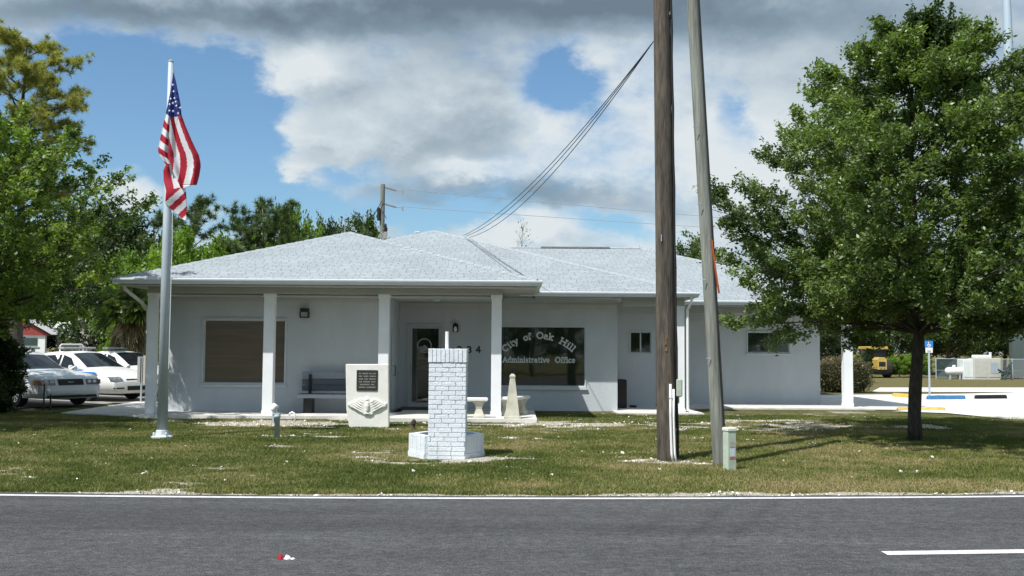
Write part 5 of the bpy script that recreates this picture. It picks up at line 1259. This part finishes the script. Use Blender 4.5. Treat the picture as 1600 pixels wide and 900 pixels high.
# propane tank, cabinets, generator, lounger-like frame, debris pile, fence
qy_ = 60.5
x0_, x1_ = atx(1476, qy_), atx(1504, qy_); zc_ = at(1490, 580, qy_)[1]; rr_ = .24
pt = thing('propane_tank', 'white propane tank lying on short feet before the screened fence', 'tank', ((x0_+x1_)/2, qy_, 0))
m = MB(); pr = [(.02, 0), (.14, .04), (.21, .12), (rr_, .22), (rr_, x1_-x0_-.22), (.21, x1_-x0_-.12), (.14, x1_-x0_-.04), (.02, x1_-x0_)]; m.lathe(pr, (x0_, qy_, max(zc_, .36)), 16, 'x'); m.build('vessel', M['whitepvc'], pt, True)
m = MB(); m.lathe([(.10, 0), (.10, .12), (.06, .16)], ((x0_+x1_)/2, qy_, max(zc_, .36)+rr_-.03), 10); m.build('valve_cover', M['whitepvc'], pt)
for xx in (x0_+.25, x1_-.25): m = MB(); m.box(xx-.04, xx+.04, qy_-.15, qy_+.15, -.02, max(zc_, .36)-.15); m.build('leg', M['galv'], pt)
def cabinet(pa, pb, ptop, pbot, y, mm, name, lab, cat, extra=None):
    xa, xb = atx(pa, y), atx(pb, y); zt = at((pa+pb)/2, ptop, y)[1]
    t = thing(name, lab, cat, ((xa+xb)/2, y, 0)); m = MB(); m.bevbox(xa, xb, y, y+.9, -.02, zt, .03); m.build('cabinet', mm, t)
    m = MB(); n = 2
    for k in range(n):
        u = xa+(xb-xa)*(k+.06)/n; v_ = xa+(xb-xa)*(k+.94)/n; m.box(u, v_, y-.02, y-.002, zt*.12, zt*.9)
    m.build('door', mm, t); return t, xa, xb, zt
cabinet(1505, 1521, 561.5, 587, 60.2, mat('white_cabinet', (.72, .76, .76), .5, .05), 'equipment_cabinet', 'white square equipment cabinet right of the propane tank', 'cabinet')
g_, xa, xb, zt = cabinet(1521.5, 1564, 560, 587, 60, mat('beige_cabinet', (.52, .52, .47), .6, .08), 'generator', 'beige standby generator housing with a raised white top', 'generator')
m = MB(); m.bevbox(xa+.2, xb-.5, 60.1, 60.8, zt, zt+.2, .04); m.lathe([(.07, 0), (.07, .3), (.09, .31), (.09, .36)], (xb-.45, 60.4, zt), 8); m.build('top_housing', M['whitepvc'], g_)
m = MB(); m.box(xa+(xb-xa)*.6, xa+(xb-xa)*.9, 59.97, 59.979, zt*.3, zt*.8); m.build('vent_louvre', M['galv'], g_)
# steel frame leaning at the fence
xx = atx(1572, 59.5); m = MB()
for a, b_ in (((-.35, 0), (.3, .95)), ((-.1, 0), (.42, 1.05)), ((-.5, .62), (.05, .35)), ((-.3, .3), (.35, .4)), ((.3, 0), (.36, .98)), ((-.45, .45), (.25, .5))): m.tube([(xx+a[0], 59.5, a[1]), (xx+b_[0], 59.7, b_[1])], .05, 6)
tag(m.build('bent_steel_frame', M['slat']), 'dark bent steel frame standing between the generator and the mast', 'frame')
m = MB(); rg = random.Random(8); xm, ym = gp(1556, 591.5)
for i in range(150):
    a = rg.gauss(0, .62); b_ = rg.gauss(0, .35); h_ = max(0, .42*math.exp(-(a/.8)**2-(b_/.5)**2)); x, y = xm+a, ym+b_; z = rg.uniform(0, h_); d = Vector((rg.uniform(-1, 1), rg.uniform(-1, 1), rg.uniform(-.4, .4))).normalized()*rg.uniform(.1, .3)
    m.tube([(x-d.x, y-d.y, z+.03-d.z*.3), (x, y, z+.06), (x+d.x, y+d.y, max(.01, z+.02+d.z*.3))], [.03, .055, .02], 5)
tag(m.build('debris_pile', M['debris']), 'low pile of dark brown branches heaped in front of the generator', 'debris')
# chain link fence with dark screen
fy_ = 62; fe = thing('screened_fence', 'chain link fence with a dark green screen behind the propane tank', 'fence', (atx(1530, fy_), fy_, 0)); xa, xb = atx(1462, fy_), atx(1760, fy_); zt = at(1520, 561, fy_)[1]
m = MB(); m.box(xa, atx(1508, fy_), fy_+.02, fy_+.03, .05, zt); m.build('screen', M['slat'], fe)
m = MB(); n = int((xb-xa)/2.2)
for k in range(n+1): x = xa+(xb-xa)*k/n; q_ = MB(); q_.tube([(x, fy_, -.05), (x, fy_, zt+.05)], .035, 6); q_.build('post', M['galv'], fe)
m.tube([(xa, fy_, zt), (xb, fy_, zt)], .025, 6); m.tube([(xa, fy_, .5), (xb, fy_, .5)], .012, 5); m.tube([(xa, fy_, .08), (xb, fy_, .08)], .012, 5); m.build('rail', M['galv'], fe)
m = MB(); st_ = .12; k = 0
x = xa
while x < xb: m.tube([(x, fy_-.01, .06), (min(x+zt, xb), fy_-.01, min(zt, .06+xb-x))], .006, 3, False); m.tube([(x, fy_-.02, zt), (min(x+zt, xb), fy_-.02, max(.06, zt-(xb-x)))], .006, 3, False); x += st_
m.build('mesh_wire', M['galv'], fe)
# small white marker beyond the hedge
xx, yy = gp(1300, 606); m = MB(); m.tube([(xx, yy+8, 0), (xx, yy+8, at(1300, 552, yy+8)[1])], .12, 8); tag(m.build('white_post', M['whitepvc']), 'short white post rising behind the flowering hedge', 'post')
# red and white scrap on the road
x, y = gp(444, 872, .02); m = MB(); rg = np.random.default_rng(4)
def crumple(x0, x1, mi, hh):
    n = 7; k = 5; idx = {}; m.m = mi
    b0 = len(m.v)
    for i in range(n+1):
        for j in range(k+1): u = x0+(x1-x0)*i/n; wv = .026*math.sin(PI*(i+.6)/(n+1.2)); m.v.append((u, y+(j/k-.5)*2*wv, .014+hh*math.sin(PI*i/n*.9+.15)*math.sin(PI*j/k)*(.6+.8*rg.random())))
    for i in range(n):
        for j in range(k): a = b0+i*(k+1)+j; m.f.append((a, a+k+1, a+k+2, a+1)); m.mi.append(mi)
crumple(x-.055, x-.002, 0, .032); crumple(x-.004, x+.055, 1, .028); crumple(x+.05, x+.085, 1, .012)
tag(m.build('crumpled_wrapper', [M['red'], mat('wrapper_foil', (.72, .76, .82), .3, .05)]), 'crumpled red and white wrapper lying on the asphalt', 'litter')

# ================================================================== TREES
def grow(seed, H, zc, prof, nl, trunk_r, base=(0, 0), leaf=.06, nleaf=26, sub=12, twig=5, droop=.25, lean=(0, 0), centre=(0, 0), leafr=.11, azmin=None, up=.55, size_j=.2, lower_droop=.0, zmin=.75, spires=0, tpow=.9):
    """branch skeleton + leaf positions. prof(t)->radius at t (0 crown base .. 1 top)"""
    rg = np.random.default_rng(seed); segs = []; lp = []; ld = []
    def trunk(z): t = z/H; return np.array([base[0]+lean[0]*t+.06*math.sin(z*1.3+seed), base[1]+lean[1]*t+.05*math.sin(z*1.7+seed*2), z])
    tz = np.linspace(-.05, H*.97, 16); segs.append(([trunk(z) for z in tz], [max(.012, trunk_r*(1.25 if z < .1 else 1)*(1-.92*max(0, (z-zc*.5)/(H-zc*.5))**.8)) for z in tz]))
    for i in range(nl):
        t = (i+.5)/nl; t = t**tpow
        az = i*2.39996+rg.uniform(-.35, .35)
        z_end = zc+(H-zc)*t; r_ = prof(t)*rg.uniform(1-size_j, 1.06)
        z0 = max(zc*zmin, z_end-r_*up*(.6+t)-lower_droop*(1-t)); z0 = min(z0, H*.93)
        p0 = trunk(z0); p3 = np.array([base[0]+centre[0]+lean[0]*t+math.cos(az)*r_, base[1]+centre[1]+lean[1]*t+math.sin(az)*r_, z_end])
        L_ = np.linalg.norm(p3-p0); pts = []
        for k in range(9):
            s = k/8; p = p0*(1-s)+p3*s; p[2] += droop*L_*.5*math.sin(PI*s)*(.5+.5*t)- .10*L_*lower_droop*s*s; p[:2] += rg.normal(0, .02*L_, 2)*s; pts.append(p)
        rr_ = trunk_r*(.30-.16*t)*(.5+.5*r_/max(.1, prof(.3))); segs.append((pts, [max(.006, rr_*(1-.85*k/8)) for k in range(9)]))
        P = np.array(pts); T = np.gradient(P, axis=0)
        for k in range(sub):
            s = .18+.82*(k+rg.random())/sub; j = min(7, int(s*8)); f = s*8-j; q = P[j]*(1-f)+P[min(8, j+1)]*f; d = T[j]/np.linalg.norm(T[j])
            side = rg.normal(size=3); side -= d*np.dot(side, d); side /= np.linalg.norm(side); side[2] = abs(side[2])*.6 if rg.random() < .65 else side[2]*.5
            dd = d*rg.uniform(.4, 1.0)+side*rg.uniform(.5, 1.1); dd /= np.linalg.norm(dd); l2 = L_*rg.uniform(.16, .34)*(1.15-.5*s)+.12
            e = q+dd*l2; e[2] += rg.uniform(-.1, .15)*l2
            segs.append(([q, (q+e)/2+rg.normal(0, .03*l2, 3), e], [max(.004, rr_*.30*(1-s*.6)), .004, .0025]))
            for w in range(twig):
                u = (w+rg.random())/twig; c = q+(e-q)*(.25+.75*u); td = dd*.7+rg.normal(0, .6, 3); td /= np.linalg.norm(td); tl = rg.uniform(.08, .26)*(.6+leafr*4)
                n = int(nleaf*rg.uniform(.5, 1.4)); a = rg.random(n)[:, None]
                lp.append(c+td*tl*a+rg.normal(0, leafr*.42, (n, 3))); ld.append(np.repeat(td[None], n, 0))
    for k in range(spires):
        az = k*2.4+.4; r_ = rg.uniform(.05, .95)*prof(.84); zb = zc+(H-zc)*(rg.uniform(.84, .93)-.14*r_/prof(.84)); hh_ = rg.uniform(.7, 1.1); q = np.array([base[0]+centre[0]+math.cos(az)*r_, base[1]+centre[1]+math.sin(az)*r_, zb]); e = q+np.array([math.cos(az)*.25, math.sin(az)*.25, hh_])
        segs.append(([q, (q+e)/2, e], [.018, .01, .004]))
        for w in range(26):
            u = (w+rg.random())/26; c = q+(e-q)*u; n = int(nleaf*.22); wd = .15*(1.15-u); lp.append(c+rg.normal(0, wd, (n, 3))); ld.append(np.repeat(np.array([[0, 0, 1.]]), n, 0)+rg.normal(0, .5, (n, 3)))
    return segs, np.concatenate(lp), np.concatenate(ld), rg
def limb_mesh(segs, n_tr=12):
    m = MB()
    for i, (p, r_) in enumerate(segs):
        m.tube([tuple(q) for q in p], r_, n_tr if i == 0 else (6 if max(r_) > .02 else 3), caps=(i == 0))
    return m
def make_tree(name, label, cat, loc, seed, H, zc, prof, nl, trunk_r, leafmat_, bark, leaf=.06, aspect=.5, group=None, cut=None, upb=.4, **kw):
    t = thing(name, label, cat, loc, 0, group)
    segs, lp, ld, rg = grow(seed, H, zc, prof, nl, trunk_r, **kw)
    if cut is not None:
        k = cut(lp); lp, ld = lp[k], ld[k]
    m = limb_mesh(segs); m.build('trunk', bark, t, True, local=True)
    v = cards(lp, leaf*np.ones(len(lp)), aspect, upb, rg, ld)
    cl = fbm(lp[:, 0]*1.0+lp[:, 2]*.7+50, lp[:, 1]+lp[:, 2]*.6+50, .9, seed+3, 3)
    var = np.clip(.5+(cl-.5)*2.2+rg.normal(0, .24, len(lp)), 0, 1)
    npmesh('crown', v, 4, leafmat_, t, var)
    return t
PR = lambda *pts: (lambda t: float(np.interp(t, [p[0] for p in pts], [p[1] for p in pts])))

# the big yard tree on the right
bx_, by_ = gp(1435.5, 689)
make_tree('yard_oak', 'large round-crowned green oak standing alone on the right of the lawn', 'tree', (bx_, by_, 0), 4, 7.8, 2.05,
          PR((0, 3.0), (.07, 4.0), (.3, 4.0), (.48, 3.85), (.56, 3.6), (.66, 3.1), (.76, 2.5), (.85, 1.9), (.93, 1.2), (1, .4)), 106, .118, M['leaf_oak'], M['bark'], leaf=.080, aspect=.48,
          nleaf=46, sub=14, twig=5, droop=.12, centre=(.22, 0), leafr=.12, up=.42, size_j=.34, lower_droop=.38, zmin=.97, spires=9, tpow=1.08)
# left foreground oak
make_tree('roadside_oak', 'broad bright green oak whose crown fills the left edge above the police cars', 'tree', (-13.3, 21.8, 0), 12, 7.0, 2.25,
          PR((0, 3.6), (.15, 4.4), (.35, 4.6), (.55, 4.5), (.7, 4.3), (.85, 3.0), (1, 1.0)), 96, .2, M['leaf_road'], M['bark'], leaf=.10, aspect=.52,
          nleaf=34, sub=13, twig=5, droop=.10, leafr=.13, up=.4, size_j=.25, lower_droop=.12, zmin=.8)
make_tree('dark_shrub', 'dense dark shrub on the lawn edge hiding the rear of the grey police car', 'shrub', (-12.95, 24.4, 0), 21, 2.0, .1,
          PR((0, .7), (.3, 1.05), (.7, .95), (1, .4)), 44, .05, M['leaf_dark'], M['bark'], leaf=.085, nleaf=38, sub=10, twig=5, droop=.1, leafr=.10, up=.5)
# pines: tufts of needles
def make_pine(name, label, loc, seed, H, zc, prof, nl, tr_, lm, group=None, tuft=.28, nt_=420, needles=44, bark='lightbark', **kw):
    t = thing(name, label, 'tree', loc, 0, group)
    segs, lp, ld, rg = grow(seed, H, zc, prof, nl, tr_, nleaf=2, **kw)
    lp = lp[rg.permutation(len(lp))[:nt_]]; n = len(lp)
    limb_mesh(segs).build('trunk', M[bark], t, True, local=True)
    P = np.repeat(lp, needles, 0); d = rg.normal(size=(len(P), 3)); d[:, 2] += .35; d /= np.linalg.norm(d, axis=1)[:, None]; L_ = tuft*rg.uniform(.6, 1.1, len(P))[:, None]
    b = np.cross(d, rg.normal(size=(len(P), 3))); b /= np.linalg.norm(b, axis=1)[:, None]; w = tuft*.045
    v = np.empty((len(P), 3, 3)); v[:, 0] = P-b*w; v[:, 1] = P+b*w; v[:, 2] = P+d*L_
    var = np.clip(np.repeat(rg.random(n), needles)*.7+rg.random(len(P))*.4-.05, 0, 1); npmesh('crown', v.reshape(-1, 3), 3, lm, t, var); return t
make_pine('yellow_pine', 'tall pine with a yellowish open crown rising above the left oak', (-16.3, 33, 0), 31, 12.0, 6.5, PR((0, 1.6), (.3, 1.8), (.6, 2.1), (.85, 1.8), (1, .8)), 26, .2, M['leaf_pineyellow'], tuft=.21, nt_=2400, needles=46, sub=13, twig=6, up=.3, bark='bark')
make_pine('bare_limbed_pine', 'broad dark pine with visible bare limbs between the oak and the flagpole', (-18.6, 52, 0), 33, 8.5, 3.4, PR((0, 2.2), (.4, 3.0), (.8, 2.6), (1, 1.2)), 20, .2, M['leaf_pine'], tuft=.34, nt_=600, needles=36, sub=8, twig=4)
make_pine('tall_pine', 'dark pine whose top shows just right of the flagpole behind the roof', (-16.0, 50, 0), 35, 9.0, 3.2, PR((0, 2.0), (.4, 2.8), (.75, 2.1), (1, .7)), 22, .2, M['leaf_pine'], tuft=.34, nt_=620, needles=36, sub=8, twig=4)
make_pine('bushy_pine', 'bushy pine with upright needle tufts behind the left roof slope', (-10.9, 43.5, 0), 37, 7.9, 2.6, PR((0, 2.2), (.5, 2.0), (.8, 1.7), (1, 1.0)), 28, .16, M['leaf_pine'], tuft=.30, nt_=1000, needles=50, sub=9, twig=4, up=.9)
# background leaf trees: a few source trees, then copies that share their meshes
pf = PR((0, .8), (.25, 1), (.6, .95), (.85, .7), (1, .3))
bgl = 'leafy trees of the wood behind the office'
src = {}
def bgtree(key, seed, lm, H, rad, name, bark=M['lightbark']):
    r0 = thing(name, None, 'tree', (0, 0, 0), 0, bgl)
    segs, lp, ld, rg = grow(seed, H, H*.18, lambda t: pf(t)*rad, 34, H*.018, nleaf=15, sub=9, twig=4, leafr=.34, droop=.12, up=.6, size_j=.3)
    limb_mesh(segs).build('trunk', bark, r0, True, local=True)
    v = cards(lp, .20*np.ones(len(lp)), .55, .5, rg, ld); cl = fbm(lp[:, 0]+50, lp[:, 2]+50, 1.6, seed, 3); npmesh('crown', v, 4, lm, r0, np.clip(.5+(cl-.5)*1.6+rg.normal(0, .2, len(lp)), 0, 1)); src[key] = r0; src[key+'n'] = 0
bgtree('a', 41, M['leaf_mid'], 7.0, 3.6, 'broadleaf_tree'); bgtree('b', 43, M['leaf_dark'], 7.0, 3.4, 'dark_tree'); bgtree('c', 45, M['leaf_lime'], 5.0, 3.2, 'bright_green_tree')
RAD = {'a': 3.6, 'b': 3.4, 'c': 3.2}; HH = {'a': 7.2, 'b': 7.2, 'c': 5.2}
def putbg(key, px, Y, wpx, ytop, lab):
    """px centre, half width and top as measured in the photograph, Y depth"""
    o = src[key] if src[key+'n'] == 0 else copy_tree(src[key]); src[key+'n'] += 1
    s = wpx/F*Y/RAD[key]; X_, Z_ = at(px, ytop, Y)
    o.location = (X_, Y, 0); o.scale = (s, s, Z_/HH[key]); o.rotation_euler = (0, 0, (px*1.7+Y) % 6.28); o['label'] = lab
putbg('c', 300, 44, 90, 365, 'bright green tree directly behind the left end of the roof')
putbg('c', 385, 47, 80, 362, 'low bright green tree under the bushy pine')
putbg('c', 458, 46, 62, 331, 'rounded bright green tree right of the bushy pine')
putbg('c', 238, 46, 75, 388, 'bright green tree behind the flagpole beside the roof edge')
putbg('a', 560, 56, 64, 337, 'small green tree left of the distant utility pole')
putbg('b', 515, 60, 44, 345, 'thin dark tree top poking over the left roof ridge')
putbg('b', 30, 64, 110, 350, 'dark tree behind the far pale house')
putbg('b', 115, 66, 110, 340, 'dark tree behind the grey shed end')
putbg('b', 190, 50, 95, 340, 'dark tree behind the palm')
putbg('b', -60, 40, 130, 300, 'dark tree at the far left edge')
putbg('b', 165, 60, 90, 330, 'dark tree between the shed and the palm')
putbg('a', 1080, 62, 62, 378, 'round green tree top between the two near poles')
putbg('b', 1022, 64, 55, 396, 'dark tree top just over the right roof ridge')
for k, (px, Y, key, yt, lab) in enumerate(((1262, 52, 'b', 420, 'dark tree right behind the end of the office wall'), (1300, 72, 'a', 400, 'green tree behind the flowering hedge'), (1345, 75, 'b', 395, 'dark tree behind the tractor arm'), (1392, 72, 'a', 410, 'green tree directly behind the tractor'),
      (1440, 76, 'b', 390, 'dark tree hidden mostly behind the oak trunk'), (1480, 72, 'a', 400, 'green tree behind the propane tank'), (1525, 74, 'a', 395, 'green tree behind the white cabinet'), (1566, 76, 'b', 400, 'dark tree behind the generator'), (1640, 74, 'a', 390, 'green tree beyond the steel mast'), (1720, 70, 'b', 380, 'dark tree beyond the right edge'), (1195, 70, 'b', 415, 'dark tree behind the right roof slope'))):
    putbg(key, px, Y, 70, yt, lab)
# undergrowth behind the tractor
for px, Y, wp, yt, lab in ((1405, 64, 26, 555, 'low bright bush right of the tractor'), (1430, 65, 28, 552, 'low bright bush just left of the parking sign'), (1335, 64, 26, 555, 'low bright bush behind the hedge end')):
    putbg('c', px, Y, wp, yt, lab)
putbg('c', 165, 38, 15, 536, 'low bright bush at the foot of the palm')
# thin sapling top over the right ridge
sx_ = atx(816, 60); zt = at(818, 346, 60)[1]
make_tree('bare_sapling', 'thin nearly bare sapling top showing above the ridge vent', 'tree', (sx_, 60, 0), 51, zt, zt*.62, PR((0, .6), (.4, .9), (1, .15)), 22, .06, M['leaf_mid'], M['lightbark'], leaf=.12, nleaf=1, sub=6, twig=2, up=1.2)
# flowering hedge beside the building
hx_, hy_ = gp(1317, 613); t = thing('flowering_hedge', 'dense clipped hedge with pinkish tips between the office wall and the column', 'hedge', (hx_, hy_, 0))
segs_all = []; n = 16000; rg = np.random.default_rng(61); u = rg.uniform(-1, 1, (n*3, 3)); rad_ = np.abs(u[:, 0])**3+np.abs(u[:, 1])**3+np.abs(u[:, 2])**3; k = (rad_ < 1) & (rad_ > .35); u = u[k][:n]
hwid = (atx(1358, hy_)-atx(1276, hy_))/2; P = u*np.array([hwid, .8, .68]); P[:, 2] = P[:, 2]+.70; P += rg.normal(0, .05, P.shape)*(1+np.sin(P[:, :1]*9)); P[:, 2] = np.maximum(P[:, 2], .02)
npmesh('foliage', cards(P, .085*np.ones(len(P)), .5, .3, rg), 4, M['bushflower'], t, np.clip(.25+.5*(u[:, 2] > .55)*rg.random(len(u))+rg.normal(0, .2, len(u)), 0, 1))
m = MB()
for kx in np.linspace(-hwid*.8, hwid*.8, 9): m.tube([(kx, 0, -.02), (kx+.05, .05, .6), (kx-.05, .0, 1.15)], [.03, .02, .01], 5)
m.build('stem', M['bark'], t, local=True)
# sabal palm with a skirt of dead fronds
pX, pY = atx(200, 35), 35; pt = thing('cabbage_palm', 'shaggy palm with a skirt of brown dead fronds beside the building corner', 'palm', (pX, pY, 0))
m = MB(); m.tube([(0, 0, -.05), (.03, 0, 1.5), (0, 0, 3.0)], [.2, .19, .17], 10); m.build('trunk', M['bark'], pt, local=True)
def fronds(n, zc, el0, el1, L0, L1, mm, nm, seed, bend):
    rg = np.random.default_rng(seed); vs = []; vr = []
    for i in range(n):
        az = rg.uniform(0, 2*PI); el = rg.uniform(el0, el1); L_ = rg.uniform(L0, L1); d = np.array([math.cos(az)*math.cos(el), math.sin(az)*math.cos(el), math.sin(el)]); hub = np.array([0, 0, zc])+d*L_*.45; s = np.cross(d, [0, 0, 1.]); s /= np.linalg.norm(s); nrm = np.cross(s, d); vv = rg.random()
        w = .012; vs += [np.array([0, 0, zc])-s*w, np.array([0, 0, zc])+s*w, hub]; vr.append(vv)
        for k in range(17):
            a = (k-8)/8*1.25; dd = d*math.cos(a)+s*math.sin(a)+nrm*rg.normal(0, .12); l = L_*.55*(1-.25*abs(k-8)/8)*rg.uniform(.8, 1.1); w = .032; ss = np.cross(dd, nrm)*w
            mid = hub+dd*l*.6; tip = hub+dd*l+np.array([0, 0, -bend*l]); vs += [hub-ss*.3, mid+ss, tip]; vr.append(vv); vs += [hub-ss*.3, tip, mid-ss]; vr.append(vv)
    npmesh(nm, np.array(vs), 3, mm, pt, np.clip(np.array(vr), 0, 1))
fronds(46, 2.9, R(-35), R(75), .9, 1.4, M['frond'], 'green_frond', 3, .35)
for k in range(9): fronds(17, 1.25+.2*k, R(-82), R(-30 if k > 5 else -50), .7, 1.15, M['deadfrond'], 'dead_frond', 20+k, .5)
# trees on the viewer's side of the road (they show in the window reflections)
for k, (x, y, s, key, lab) in enumerate(((-14, -16, 1.1, 'b', 'dark tree across the road, left of the viewer'), (-6, -19, 1.2, 'a', 'green tree across the road behind the viewer to the left'), (1.5, -17, 1.1, 'b', 'dark tree across the road directly behind the viewer'), (8.5, -20, 1.25, 'a', 'green tree across the road behind the viewer to the right'), (16, -17, 1.1, 'b', 'dark tree across the road, right of the viewer'), (-23, -19, 1.2, 'a', 'green tree across the road far to the left'))):
    o = copy_tree(src[key]); o.location = (x, y, 0); o.scale = (s, s, s); o['label'] = lab
# overhang cards of clouds are part of the sky shader; nothing else stands in front of the camera
